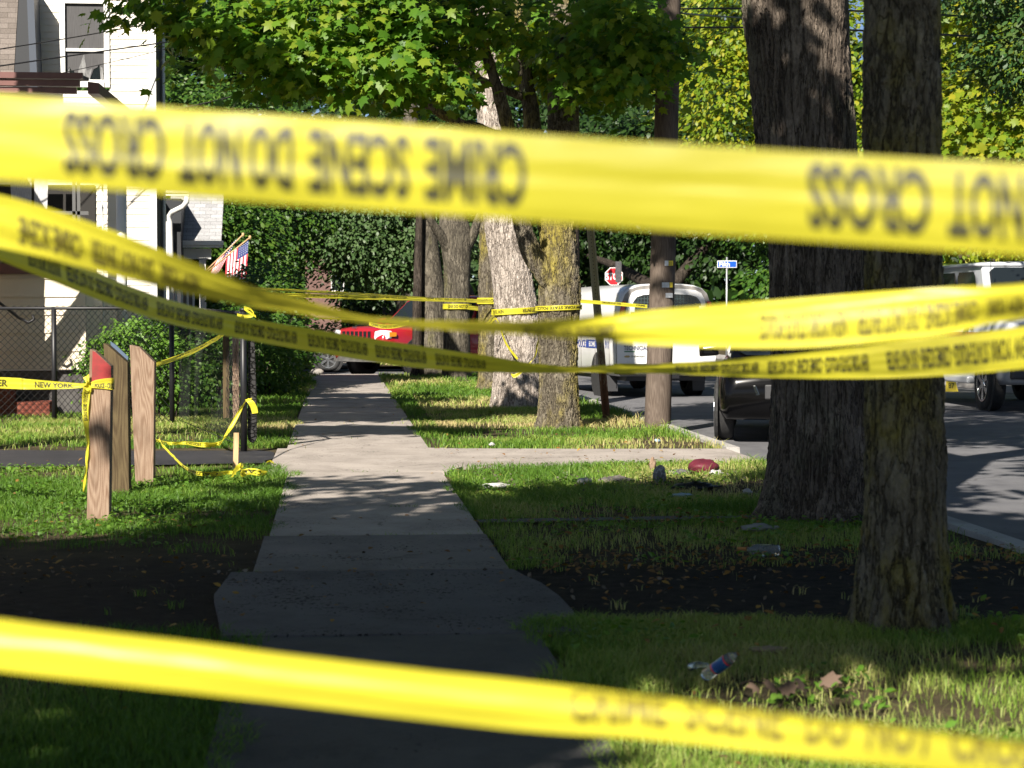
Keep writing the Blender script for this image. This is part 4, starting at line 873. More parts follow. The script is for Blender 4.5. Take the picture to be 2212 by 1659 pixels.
def rustmat():
    m, nt, bs = newmat('rusting_green_steel'); tc = nt.nodes.new('ShaderNodeTexCoord'); sx = nt.nodes.new('ShaderNodeSeparateXYZ'); nt.links.new(tc.outputs['Object'], sx.inputs[0])
    n = noise(nt, coords(nt, (4, 4, 1)), 6, 5); k = math_(nt, 'ADD', math_(nt, 'MULTIPLY', n, 1.2), math_(nt, 'MULTIPLY', sx.outputs[2], -.55))
    nt.links.new(ramp(nt, k, [(-.0, (.36, .34, .22)), (.12, (.30, .26, .19)), (.32, (.13, .06, .035))]), bs.inputs['Base Color']); bs.inputs['Roughness'].default_value = .75; return m
steelpost('post', Vector((q0.x, q0.y, -.05)), q1, .105, rustmat(), sp)
# stop sign
d = 80; sc = thing('stop_sign', 'red stop sign partly hidden by a dark panel above the white van', 'sign', (Q(1330, 600, d).x, d, 0))
cx, cz = Q(1326, 597, d), 0; R_ = .385
octo = lambda r: [cx + Vector((r*math.cos(R(22.5+45*k)), 0, r*math.sin(R(22.5+45*k)))) for k in range(8)]
MB().prism(octo(R_), (0, .01, 0)).build('border', MT['signwhite'], sc); MB().prism([v+Vector((0, -.006, 0)) for v in octo(R_*.92)], (0, .004, 0)).build('sign_face', MT['signred'], sc)
letters('lettering', 'STOP', cx+Vector((0, -.012, -.13)), (1, 0, 0), (0, 0, 1), .27, MT['signwhite'], sc, xs=.72, centre=True, bold=.03)
MB().tube([(cx.x, d+.03, -.1), (cx.x, d+.03, cx.z+.3)], .03, 8).build('post', MT['galv'], sc, smooth=True)
pn = thing('notice_sign', 'dark back of a sign panel covering the right end of the stop sign', 'sign', Q(1351, 700, 60))
a, b = Q(1333.5, 564, 60), Q(1347, 609, 60); MB().box(((a.x+b.x)/2, 60, (a.z+b.z)/2), (abs(b.x-a.x), .02, abs(a.z-b.z))).build('panel', simple('dark_sign_back', (.06, .06, .065), .5, (.10, .10, .105), 20), pn)
MB().tube([((a.x+b.x)/2, 60.04, -.1), ((a.x+b.x)/2, 60.04, a.z)], .03, 8).build('post', MT['galv'], pn, smooth=True)
# street name sign
d = 62; ss = thing('street_sign', 'blue street name sign with white border on a slim steel pole', 'sign', (Q(1570, 690, d).x, Q(1570, 690, d).y, 0))
a, b = Q(1549, 578.5, d), Q(1592, 563, d); cc = (a+b)/2; wd_, hh_ = abs(b.x-a.x), abs(b.z-a.z)
MB().box(cc, (wd_, .02, hh_)).build('border', MT['signwhite'], ss, bevel=.02); MB().box(cc+Vector((0, -.004, 0)), (wd_-.035, .02, hh_-.035)).build('sign_face', MT['signblue'], ss, bevel=.015)
letters('lettering', 'Fifth', cc+Vector((-wd_*.40, -.018, -hh_*.30)), (1, 0, 0), (0, 0, 1), hh_*.64, MT['signwhite'], ss, xs=1.0, bold=.02)
MB().tube([(cc.x, cc.y+.04, -.1), (cc.x, cc.y+.04, cc.z+.22)], .028, 8).build('pole', MT['galv'], ss, smooth=True)
# overhead wires
def wire(label, pts, r=.010, n=16):
    a, m_, b = pts; P = []
    for i in range(n+1):
        t = i/n; P.append(a*(1-t)*(1-2*t) + m_*4*t*(1-t) + b*t*(2*t-1))
    o = MB().tube(P, r, 5).build('utility_wire', MT['black'], None, smooth=True); setp(o, label, 'wire', 'overhead wires'); return o
wire('top wire crossing the upstairs window of the cream house', (Q(-250, 137, 30), Q(20, 103, 31), Q(330, 50, 33)))
wire('middle wire crossing the upstairs window of the cream house', (Q(-250, 180, 30), Q(100, 128, 31), Q(420, 83, 33)), .012)
wire('thin low wire crossing the torn blind', (Q(-250, 215, 30), Q(60, 172, 31), Q(400, 95, 33)), .006)
wire('wire leaving the cream house corner toward the trees', (Q(250, 250, 32.5), Q(420, 228, 30), Q(700, 150, 27.5)), .010)
wire('pair of wires behind the maple leaves, lower one', (Q(330, 262, 33), Q(500, 240, 36), Q(760, 200, 40)), .010)
wire('upper wire between the two big trunks and the yellow trees', (Q(1440, 20, 40), Q(1860, 24, 34), Q(2500, 66, 28)), .018)
wire('lower wire between the two big trunks and the yellow trees', (Q(1440, 60, 40), Q(1860, 66, 34), Q(2500, 108, 28)), .018)
wire('wire running from the utility pole across the street', (Q(1470, 28, 26), Q(1560, 36, 32), Q(1700, 44, 44)), .013)

# flags
M_fr, M_fw, M_fb = simple('flag_red', (.62, .05, .07), .8), simple('flag_white', (.80, .79, .78), .8), simple('flag_blue', (.03, .05, .20), .8)
def flag(label, top0, top1, drop, folds, pole, Y, star_n=4):
    """hanging flag: hoist edge runs top0 -> top1 (world), hangs along drop; stripes follow the drop"""
    t = thing('flag', label, 'flag', top0, group='flags by the porches')
    top0, top1, drop = Vector(top0), Vector(top1), Vector(drop); n = 13; m = 14
    def S_(u, v):
        w = math.sin(u*folds*6.28 + v*2)*.03*(.3+v)
        return top0.lerp(top1, u) + drop*v*(1-.12*u) + Vector((w*.3, w, 0)) + Vector((0, 0, -.03*math.sin(u*3.1)*v))
    mats = {0: MB(), 1: MB(), 2: MB()}
    for i in range(n):
        for j in range(m):
            canton = i < 6 and j < 5
            k = 2 if canton else (0 if i % 2 == 0 else 1)
            mats[k].quad(*(S_((i+a)/n, (j+b)/m) for a, b in ((0, 0), (1, 0), (1, 1), (0, 1))))
    for k, nm, mt_ in ((0, 'red_stripes', M_fr), (1, 'white_stripes', M_fw), (2, 'canton', M_fb)): mats[k].build(nm, mt_, t, fixn=False)
    sb = MB()
    for i in range(5):
        for j in range(5):
            c0 = S_((i+.6)/n*1.05, (j+.55)/m*.88) + Vector((0, -.012, 0)); r0 = drop.length*.015
            sb.add([c0+Vector((math.cos(k*1.2566/2+1.57)*r0*(1 if k % 2 == 0 else .45), 0, math.sin(k*1.2566/2+1.57)*r0*(1 if k % 2 == 0 else .45))) for k in range(10)], [tuple(range(10))])
    sb.build('stars', M_fw, t, fixn=False)
    if pole: MB().tube(pole, .016, 8).lathe([(0, .05), (.03, .03), (.03, -.03), (0, -.05)], Matrix.Translation(pole[1]), 10).build('flagpole', M_stake, t, smooth=True)
d = 44
flag('larger flag drooping from the lower of two slanted poles', Q(537, 519, d), Q(489, 550, d), Q(531, 600, d)-Q(537, 520, d), 1.2, [Q(447, 588, d), Q(540, 513, d)], d)
flag('folded flag on the upper slanted pole behind the larger flag', Q(512, 515, d+.5), Q(470, 560, d+.5), Q(462, 600, d)-Q(500, 530, d), .8, [Q(440, 590, d+.5), Q(525, 507, d+.5)], d)
flag('small flag hanging limp beside the downspout', Q(354, 468, 35.2), Q(349, 470, 35.2), Q(351, 532, 35.2)-Q(352, 468, 35.2), 1, None, 35)

# ================================================================== VEHICLES (local: x right, y forward)
def wheel(parent, x, y, r, wd=.24, spokes=6, side=1, rim=True):
    M = Matrix.Translation((x, y, r)) @ Matrix.Rotation(R(90)*side, 4, 'Y')
    o = MB().lathe([(r*.62, -wd/2), (r*.9, -wd/2), (r*.985, -wd*.38), (r, -wd*.2), (r, wd*.2), (r*.985, wd*.38), (r*.9, wd/2), (r*.66, wd/2), (r*.62, wd*.3), (r*.62, -wd/2)], M, 32).build('wheel', MT['rubber'], parent, local=True, smooth=True)
    if rim:
        mb = MB(); mb.lathe([(r*.66, wd*.5), (r*.60, wd*.44), (r*.57, wd*.2), (.001, wd*.16)], M, 24); ob = mb.build('rim_barrel', MT['plasticgrey'], o, local=True, smooth=True)
        mb = MB()
        for k in range(spokes):
            th = 2*math.pi*k/spokes; u = Vector((math.cos(th), math.sin(th), 0)); n = Vector((-u.y, u.x, 0)); z = Vector((0, 0, wd*.42))
            mb.prism([M @ (u*r*.1-n*r*.06+z), M @ (u*r*.62-n*r*.12+z), M @ (u*r*.62+n*r*.12+z), M @ (u*r*.1+n*r*.06+z)], (M.to_3x3() @ Vector((0, 0, .02))))
        mb.lathe([(r*.2, wd*.42), (r*.17, wd*.52), (.001, wd*.53)], M, 16); mb.lathe([(r*.665, wd*.48), (r*.665, wd*.53), (r*.6, wd*.52), (r*.6, wd*.45)], M, 28)
        mb.build('rim', MT['chrome'], o, local=True)
    return o
def ring(y, hw, z0, zt, rnd=.12, tuck=.92):
    h = [(hw*tuck, z0), (hw*.985, z0+.12), (hw, z0+(zt-z0)*.45), (hw*.99, z0+(zt-z0)*.7), (hw*.965, zt-rnd*.8), (hw*.93, zt-rnd*.3), (hw*.85, zt-.01), (hw*.5, zt+.02), (0, zt+.03)]
    return [(x, y, z) for x, z in h] + [(-x, y, z) for x, z in h[-2::-1]]
def car(name, label, loc, rz, L, W, H, belt, hood, paint, r=.34, hoodlen=1.1, ws=.75, rearx=.35, tail=.0, wheels=.24, rim=True, cat='car', clearance=.26):
    t = thing(name, label, cat, loc, rz); hw = W/2; f, b = L/2, -L/2; wy0, wy1 = f-.92, b+.95
    secs = [ring(b, hw*.88, clearance+.14, belt-.08), ring(b+.08, hw*.96, clearance+.05, belt-.02), ring(b+.5, hw, clearance, belt), ring(f-hoodlen-.25, hw, clearance, belt), ring(f-hoodlen, hw*.995, clearance, belt-.01),
            ring(f-hoodlen*.5, hw*.985, clearance, (belt+hood)/2), ring(f-.22, hw*.95, clearance+.02, hood), ring(f-.07, hw*.90, clearance+.06, hood-.06), ring(f, hw*.84, clearance+.14, hood-.2)]
    MB().loft(secs).build('body', paint, t, local=True, smooth=True)
    y0, y1, y2, y3 = f-hoodlen+.02, f-hoodlen-ws, b+rearx+tail, b+.08+tail
    bw, tw, zb, zt = hw*.93, hw*.74, belt-.03, H-.05
    sec = lambda y, w0, z0, w1, z1: [(w0, y, z0), (-w0, y, z0), (-w1, y, z1), (w1, y, z1)]
    gl = MB(); gl.add([(bw*.9, y0, zb), (-bw*.9, y0, zb), (bw, y3, zb), (-bw, y3, zb), (tw, y1, zt), (-tw, y1, zt), (tw, y2, zt), (-tw, y2, zt)],
                      [(0, 1, 5, 4), (2, 6, 7, 3), (0, 4, 6, 2), (1, 3, 7, 5), (4, 5, 7, 6), (0, 2, 3, 1)])
    gl.build('cabin', paint, t, local=True, bevel=.04)
    def pane(cs, s0, s1, t0, t1, off):
        B0, B1, T0, T1 = (Vector(c) for c in cs); P = lambda u, v: (B0.lerp(B1, u)).lerp(T0.lerp(T1, u), v) + off
        r_ = .07; pts = [P(s0+(s1-s0)*u, t0+(t1-t0)*v) for u, v in ((r_, 0), (1-r_, 0), (1, r_*1.5), (1, 1-r_*1.5), (1-r_, 1), (r_, 1), (0, 1-r_*1.5), (0, r_*1.5))]
        return MB().prism(pts, off*.6).build('window', MT['glassdark'], t, local=True)
    for s in (1, -1):
        cs_ = ((bw*.9*s, y0, zb), (bw*s, y3, zb), (tw*s, y1, zt), (tw*s, y2, zt)); of = Vector((.012*s, 0, .004))
        for u0, u1 in ((.10, .36), (.40, .66), (.71, .92)): pane(cs_, u0, u1, .14, .86, of)
    pane(((bw*.9, y0, zb), (-bw*.9, y0, zb), (tw, y1, zt), (-tw, y1, zt)), .07, .93, .10, .92, Vector((0, .01, .012)))
    pane(((bw, y3, zb), (-bw, y3, zb), (tw, y2, zt), (-tw, y2, zt)), .10, .90, .16, .88, Vector((0, -.015, .004)))
    pil = MB()
    for s in (1, -1):
        for (a, bb, rr_) in (((bw*.9*s, y0, zb), (tw*s, y1, zt), .045), ((bw*s, y3, zb), (tw*s, y2, zt), .085), ((bw*.985*s, (y1+y2)/2+.25, zb), (tw*1.0*s, (y1+y2)/2+.2, zt), .04), ((bw*s, y2+.05, zb), (tw*s, y2+.25, zt), .05)):
            pil.tube([a, bb], rr_, 6)
    pass
    rf = [[(x, y, z) for x, z in ((tw+.05, zt-.03), (tw+.05, zt+.015), (tw*.8, zt+.045+c), (0, zt+.06+c), (-tw*.8, zt+.045+c), (-tw-.05, zt+.015), (-tw-.05, zt-.03))] for y, c in ((y1+.05, -.02), (y1-.3, 0), ((y1+y2)/2, .01), (y2+.1, 0), (y2-.06, -.03))]
    MB().loft(rf).build('roof', paint, t, local=True, smooth=True)
    for s in (1, -1):
        for wy in (wy0, wy1):
            MB().lathe([(r*1.2, -.02), (r*1.2, .0), (.01, .0)], Matrix.Translation(((hw+.003)*s, wy, r*1.03)) @ Matrix.Rotation(R(90)*s, 4, 'Y'), 28).build('wheel_arch', MT['rubber'], t, local=True)
    for s in (1, -1):
        for wy in (wy0, wy1): wheel(t, (hw-wheels*.38)*s, wy, r, wheels, 6, s, rim)
    for s in (1, -1):
        m = MB().loft([[(s*(hw+.02), y0-.3, belt+.02), (s*(hw+.24), y0-.32, belt+.0), (s*(hw+.25), y0-.34, belt+.16), (s*(hw+.04), y0-.32, belt+.17)], [(s*(hw-.02), y0-.14, belt+.03), (s*(hw+.19), y0-.18, belt+.03), (s*(hw+.2), y0-.18, belt+.13), (s*(hw+.0), y0-.16, belt+.14)]]).build('mirror', paint, t, local=True, bevel=.02)
    return t
# --- red sport utility vehicle
RZ = math.radians(129.8); fc = Q(832, 720, 47.5); ctr = Vector((fc.x+1.16*1.16, fc.y+2.13*1.16, -.096))
j = car('parked_car', 'red sport utility vehicle parked across the sidewalk behind the taped trees', ctr, RZ, 4.5, 1.82, 1.72, 1.08, 1.04, MT['redpaint'], .38, 1.35, .72, .32, cat='car', clearance=.32)
j.scale = (1.16, 1.16, 1.16); fy = 2.25
gm = MB(); gm.box((0, fy-.02, .90), (1.06, .06, .19)); gm.build('grille', MT['redpaint'], j, local=True, bevel=.02)
gs = MB()
for k in range(7): gs.box(((k-3)*.135, fy+.012, .90), (.085, .02, .14))
gs.build('grille_slots', MT['black'], j, local=True)
for s in (1, -1):
    hl = [(s*.55, fy+.015, .80), (s*.57, fy+.015, .97), (s*.70, fy-.0, 1.0), (s*.86, fy-.12, .985), (s*.865, fy-.12, .83), (s*.75, fy-.03, .77)]
    MB().prism(hl, (0, -.1, 0)).build('headlight', MT['lamplens'], j, local=True, bevel=.02)
    MB().prism([(s*.868, fy-.14, .96), (s*.9, fy-.3, .95), (s*.9, fy-.3, .87), (s*.868, fy-.14, .86)], (-s*.03, 0, 0)).build('side_lamp', MT['amber'], j, local=True)
MB().loft([[(x, fy-.05+.09-abs(x)**3*.22, z) for z in (.34, .52)] + [(x, fy-.25-abs(x)**3*.2, z) for z in (.52, .34)] for x in (-.89, -.6, -.3, 0, .3, .6, .89)]).build('bumper', simple('grey_bumper', (.085, .083, .08), .6, (.13, .125, .12), 10), j, local=True)
MB().box((0, fy+.03, .66), (1.5, .05, .17)).build('front_panel', MT['redpaint'], j, local=True, bevel=.02)
MB().tube([(-.72, 1.05, 1.05), (-.72, 1.0, 1.95)], .006, 5).build('antenna', MT['black'], j, local=True)
letters('hood_lettering', 'Jeep', (.22, fy-.05, 1.035), (-1, 0, 0), (0, -.35, .9), .055, MT['chrome'], j, local=True, xs=1.1)
# --- black car behind the red one
sw = Q(707, 772, 53)
k_ = car('parked_car', 'dark car behind the red vehicle showing one silver six spoke wheel', (sw.x+1.45, sw.y+.86, -.096), R(90), 4.7, 1.8, 1.46, .95, .88, MT['blackpaint'], .34, 1.2, .85, .55, .45)
# --- dark sedan at the curb facing the camera
bs_ = car('parked_car', 'black sedan parked at the curb behind the massive trunk', (Q(1551, 800, 23.6).x+1.41, 25.6, -.096), R(168), 4.8, 1.86, 1.46, 1.0, .92, MT['blackpaint'], .36, 1.25, .85, .55, .45)
for s in (1, -1):
    MB().prism([(s*.40, 2.41, .58), (s*.45, 2.41, .70), (s*.72, 2.36, .745), (s*.83, 2.27, .72), (s*.80, 2.27, .62), (s*.6, 2.38, .55)], (0, -.12, 0)).build('headlight', MT['glassdark'], bs_, local=True, bevel=.015)
    MB().lathe([(.05, .0), (.06, .03), (.001, .03)], Matrix.Translation((s*.68, 2.34, .45)) @ Matrix.Rotation(R(-90), 4, 'X'), 14).build('fog_lamp', MT['lamplens'], bs_, local=True)
MB().box((0, 2.39, .62), (.7, .05, .18)).build('grille', MT['plasticgrey'], bs_, local=True, bevel=.02)
# --- silver truck-like vehicle, far curb on the right
RS = R(179); wf_ = G(2140, 887, -.1); cs, sn = math.cos(RS), math.sin(RS); lx, ly = .92, 1.95
sv = car('parked_truck', 'silver sport utility vehicle with red side stripes at the picture right edge', (wf_.x-(cs*lx-sn*ly), wf_.y-(sn*lx+cs*ly), -.1), RS, 5.74, 2.06, 2.42, 1.52, 1.46, MT['silverpaint'], .43, 1.35, .62, .3, cat='truck', clearance=.42, wheels=.27, rim=True)
st_ = MB(); st_.quad((1.034, -2.3, 1.16), (1.034, 1.6, 1.16), (1.034, 1.6, 1.25), (1.034, -2.3, 1.25)); st_.quad((1.034, 1.6, 1.16), (1.03, 2.3, 1.22), (1.03, 2.3, 1.27), (1.034, 1.6, 1.25)); st_.quad((1.034, -2.3, 1.04), (1.034, 1.0, 1.04), (1.034, 1.0, 1.13), (1.034, -2.3, 1.13)); st_.build('side_stripe', MT['stripered'], sv, local=True)
letters('number', '360', (1.036, 1.18, 1.28), (0, 1, 0), (0, 0, 1), .13, MT['ink'], sv, local=True, xs=.72)
ds = MB()
for yy in (1.05, -.1): ds.box((1.034, yy, 1.0), (.004, .014, .85))
ds.build('door_gap', MT['black'], sv, local=True); MB().box((1.02, .2, .47), (.16, 2.1, .12)).build('running_board', MT['silverpaint'], sv, local=True, bevel=.03)
MB().box((0, 2.86, .66), (1.8, .1, .26)).build('bumper', MT['plasticgrey'], sv, local=True, bevel=.03)
MB().tube([(.80, 1.6, 1.5), (.80, 1.5, 2.45)], .006, 5).build('antenna', MT['black'], sv, local=True)
em = thing('evidence_marker', 'small yellow numbered evidence marker seen under the silver vehicle', 'marker', G(2056, 846, -.1))
q = G(2056, 846, -.096); MB().prism([(q.x-.13, q.y, q.z), (q.x+.13, q.y, q.z), (q.x+.09, q.y+.07, q.z+.24), (q.x-.09, q.y+.07, q.z+.24)], (0, .01, 0)).build('panel', M_ty, em)
letters('lettering', '87', q+Vector((0, -.004+.02, .07)), (1, 0, 0), (0, .07, .24), .11, MT['ink'], em, xs=.8, centre=True)

# --- white police van
RV = math.radians(8.5); vr = Q(1440, 700, 37.0)
vn = thing('van', 'white police technician van seen from behind, standing in the street', 'van', (vr.x, vr.y, -.1), RV)
def vring(y, s=1.0, zs=1.0, z0=.40):
    h = [(.90, z0), (.985, z0+.10), (1.0, .95), (.985, 1.2), (.945, 1.5), (.89, 1.75), (.82, 1.93), (.72, 2.03), (.55, 2.085), (.3, 2.11), (0, 2.12)]
    h = [(x*s, z0+(z-z0)*zs) for x, z in h]; return [(x, y, z) for x, z in h] + [(-x, y, z) for x, z in h[-2::-1]]
MB().loft([vring(.03, .972, .985), vring(.10, .995), vring(.3), vring(3.9), vring(4.05, .995, .985), vring(4.6, .97, .62), vring(5.3, .94, .56), vring(5.5, .86, .48)]).build('body', MT['vanwhite'], vn, local=True, smooth=True)
def inset(pts, y, dy, nm, mt_, par=vn, bv=.0): return MB().prism([(x, y, z) for x, z in pts], (0, dy, 0)).build(nm, mt_, par, local=True, bevel=bv)
out = [(x*.972, .40+(z-.40)*.985) for x, z in [(.90, .40), (.985, .5), (1.0, .95), (.985, 1.2), (.945, 1.5), (.89, 1.75), (.82, 1.93), (.72, 2.03), (.55, 2.085), (.3, 2.11), (0, 2.12)]]
inset(out + [(-x, z) for x, z in out[-2::-1]], .028, -.01, 'rear_surround', MT['vangrey'])
half = [(.03, .62), (.955, .62), (.965, .95), (.955, 1.13), (.845, 1.14), (.80, 1.55), (.745, 1.80), (.68, 1.93), (.58, 1.985), (.3, 2.015), (.008, 2.02), (.008, .62)]
for s in (1, -1):
    dr = inset([(x*s, z) for x, z in half[1:]], .016, -.03, 'rear_door', MT['vanwhite'], bv=.012)
    wn_ = [(.10, 1.22), (.735, 1.22), (.70, 1.55), (.65, 1.77), (.58, 1.86), (.45, 1.90), (.10, 1.92)]
    inset([(x*s, z) for x, z in wn_], -.0155, -.006, 'window', MT['glassdark'], dr)
    gd = MB(); 
    xk = .13
    while xk < .70: 
        zt = np.interp(xk, [.10, .45, .58, .65, .70, .735], [1.90, 1.87, 1.83, 1.74, 1.53, 1.24]); gd.box((s*xk, -.0235, (1.25+zt)/2), (.006, .002, zt-1.25)); xk += .062
    zk = 1.27
    while zk < 1.83:
        xe = np.interp(zk, [1.22, 1.55, 1.77, 1.86], [.72, .685, .635, .55]); gd.box((s*(.12+xe)/2, -.0235, zk), (xe-.12, .002, .006)); zk += .062
    gd.build('window_guard', simple('guard_wire', (.07, .11, .11), .5), dr, local=True)
    inset([(s*.63, 1.58), (s*.69, 1.58), (s*.68, 1.70), (s*.62, 1.70)], -.0235, -.004, 'sticker', simple('pale_sticker', (.45, .55, .55), .5), dr)
    inset([(s*.865, 1.24), (s*.96, 1.24), (s*.918, 1.52), (s*.862, 1.78), (s*.785, 1.78), (s*.83, 1.52)], .017, -.035, 'tail_light', MT['redlens'], bv=.01)
    inset([(s*.86, 1.24), (s*.958, 1.24), (s*.95, 1.33), (s*.852, 1.33)], -.0185, -.004, 'reverse_lamp', MT['lamplens'])
MB().box((0, -.0, 1.3), (.012, .05, 1.36)).build('door_gap', MT['black'], vn, local=True)
bm_ = MB(); bm_.loft([[(x, -.12+abs(x)**4*.1, z) for z in (.44, .60)] + [(x, .06, z) for z in (.62, .44)] for x in (-.99, -.8, -.4, 0, .4, .8, .99)]); bm_.build('bumper', MT['plasticgrey'], vn, local=True)
MB().box((0, -.12, .40), (.4, .06, .08)).build('tow_hitch', MT['black'], vn, local=True)
letters('lettering', 'TECHNICIAN', (-.83, -.0225, .882), (1, 0, 0), (0, 0, 1), .085, simple('navy_vinyl', (.02, .025, .10), .4), vn, local=True, xs=.70)
MB().box((-.72, -.016, .855), (.20, .006, .02)).build('badge', simple('green_badge', (.02, .16, .06), .4), vn, local=True)
MB().add([(-.83, -.0225, .765), (-.79, -.0225, .785), (-.73, -.0225, .785), (-.71, -.0225, .765), (-.74, -.0225, .748), (-.80, -.0225, .748)], [(0, 1, 2, 3, 4, 5)]).build('emblem', simple('gold_emblem', (.45, .33, .12), .3), vn, local=True)
letters('badge_lettering', 'CHEVROLET', (-.70, -.0225, .752), (1, 0, 0), (.25, 0, 1), .032, MT['ink'], vn, local=True, xs=1.1)
# left side: blue band with lettering, door seams
def sidepoly(y0, y1, z0, z1, nm, mt_, off=.004): return MB().quad((-1.0-off, y0, z0), (-1.0-off, y1, z0), (-.998-off, y1, z1), (-.998-off, y0, z1)).build(nm, mt_, vn, local=True)
sidepoly(.95, 1.95, .90, 1.06, 'blue_band', MT['blue']); sidepoly(2.6, 3.6, .90, 1.06, 'blue_band', MT['blue'])
letters('side_lettering', 'BOMB', (-1.006, 1.72, .93), (0, -1, 0), (0, 0, 1), .10, MT['signwhite'], vn, local=True, xs=1.2)
letters('side_lettering', 'POLICE', (-1.006, 2.58, .91), (0, -1, 0), (0, 0, 1), .15, MT['blue'], vn, local=True, xs=.9)
letters('side_lettering', '911', (-1.006, .62, .91), (0, -1, 0), (0, 0, 1), .15, MT['blue'], vn, local=True, xs=.9)
sm = MB()
for yy in (2.3, 1.3, .35): sm.box((-1.003, yy, .9), (.006, .012, .9))
sm.build('panel_seam', MT['vangrey'], vn, local=True)
MB().box((0, 2.2, .36), (1.5, 4.2, .1)).build('underbody', MT['black'], vn, local=True)
for s in (1, -1):
    wheel(vn, s*.86, 1.15, .37, .25, 6, s); wheel(vn, s*.86, 4.55, .37, .25, 6, s)
    MB().lathe([(.44, -.02), (.44, 0), (.01, 0)], Matrix.Translation((s*1.003, 1.15, .39)) @ Matrix.Rotation(R(90)*s, 4, 'Y'), 26).build('wheel_arch', MT['rubber'], vn, local=True)
    MB().prism([(s*.74, .72, .40), (s*.98, .72, .40), (s*.98, .68, .10), (s*.74, .68, .10)], (0, -.01, 0)).build('mud_flap', MT['plasticgrey'], vn, local=True)
    MB().box((s*1.12, 4.1, 1.32), (.2, .08, .28)).build('mirror', MT['black'], vn, local=True, bevel=.03)
MB().tube([(-.45, .9, 2.1), (-.45, .9, 2.28)], .008, 5).build('antenna', MT['black'], vn, local=True)

# ================================================================== CRIME SCENE TAPES
def catmull(A, n):
    A = np.array(A, float); m = len(A); u = np.linspace(0, m-1, n); i = np.clip(u.astype(int), 0, m-2); f = (u-i)[:, None]
    p0, p1, p2, p3 = A[np.clip(i-1, 0, m-1)], A[i], A[i+1], A[np.clip(i+2, 0, m-1)]
    return .5*((2*p1) + (p2-p0)*f + (2*p0-5*p1+4*p2-p3)*f**2 + (3*p1-p0-3*p2+p3)*f**3)
class Ribbon:
    """strip of plastic tape between two edge lines; letters can be laid on it by arc length"""
    def __init__(s, T, B, bulge=0.0, wob=.0, nv=15, seed=0, mid=None):
        s.T, s.B = np.array(T), np.array(B); s.n = len(T); s.nv = nv; C0 = (s.T+s.B)/2
        s.s = np.concatenate([[0], np.cumsum(np.linalg.norm(np.diff(C0, axis=0), axis=1))])
        tan = np.gradient(C0, axis=0); tan /= np.linalg.norm(tan, axis=1)[:, None]
        nrm = np.cross(s.B-s.T, tan); nrm /= np.maximum(np.linalg.norm(nrm, axis=1), 1e-9)[:, None]
        tocam = np.array([0, 0, CAM_H]) - C0
        s.N = nrm*np.where((nrm*tocam).sum(1) < 0, -1, 1)[:, None]; s.bulge = bulge; s.wob = wob; s.seed = seed
    def at(s, d, v, off=0.0):
        d = np.asarray(d, float); v = np.asarray(v, float)
        L = lambda A: np.stack([np.interp(d, s.s, A[:, k]) for k in range(3)], -1)
        T, B, N = L(s.T), L(s.B), L(s.N)
        b = s.bulge*np.sin(np.pi*v) + s.wob*(fbm(d*7+s.seed, v*1.3, s.seed)-.5)*2 + s.wob*1.3*(fbm(d*1.3+s.seed, v*5+d*.6, s.seed+2)-.5)*2
        return T*(1-v)[..., None] + B*v[..., None] + N*(b+off)[..., None]
    def mesh(s, name, parent):
        d, v = np.meshgrid(s.s, np.linspace(0, 1, s.nv), indexing='ij'); P = s.at(d.ravel(), v.ravel())
        i, j = np.meshgrid(np.arange(s.n-1), np.arange(s.nv-1), indexing='ij'); a = i*s.nv+j
        return npmesh(name, P, np.stack([a, a+1, a+s.nv+1, a+s.nv], -1).reshape(-1, 4), MT['tape'], parent, True)
    def text(s, words, v0, v1, flip, parent, ink='ink'):
        """words: (text, start, end) along the ribbon; v0/v1 top and bottom of the letters"""
        VV, FF = [], []; off = 0
        for wd, a, b in words:
            V, F = dense_text(wd); x = V[:, 0]/V[:, 0].max(); y = V[:, 1]
            if flip: d, v = b-(b-a)*x, v0+(v1-v0)*y
            else: d, v = a+(b-a)*x, v1-(v1-v0)*y
            VV.append(s.at(d, v, .0012)); FF += [tuple(i+off for i in f) for f in F]; off += len(V)
        me = bpy.data.meshes.new('lettering'); me.from_pydata([tuple(p) for p in np.concatenate(VV)], [], FF); me.materials.append(MT[ink])
        return finish('lettering', me, parent)
    def dist(s, x):   # arc length at which the ribbon crosses picture column x
        C0 = (s.T+s.B)/2; q = (C0 - np.array([0, 0, CAM_H])) @ np.array(CR); px = W0/2 + FPX*q[:, 0]/(-q[:, 2])
        return float(np.interp(x, px, s.s)) if px[-1] > px[0] else float(np.interp(x, px[::-1], s.s[::-1]))
def tape(label, ctrl, words=(), v=(.16, .86), flip=True, n=300, group='barrier tapes across the view', ink='ink', **k):
    """ctrl rows: picture x, y of the top edge, y of the bottom edge, distance of the top edge, distance of the bottom edge"""
    A = catmull(ctrl, n)
    T = [Q(r[0], r[1], r[3]) for r in A]; B = [Q(r[0], r[2], r[4]) for r in A]; rb = Ribbon(T, B, **k)
    t = thing('barrier_tape', label, 'tape', tuple((T[n//2]+B[n//2])/2), group=group)
    rb.mesh('strip', t)
    if words: rb.text([(w_, rb.dist(a), rb.dist(b)) for w_, a, b in words], v[0], v[1], flip, t, ink)
    return t, rb
NY = 'NEW YORK STATE POLICE - CRIME SCENE - DO NOT ENTER'
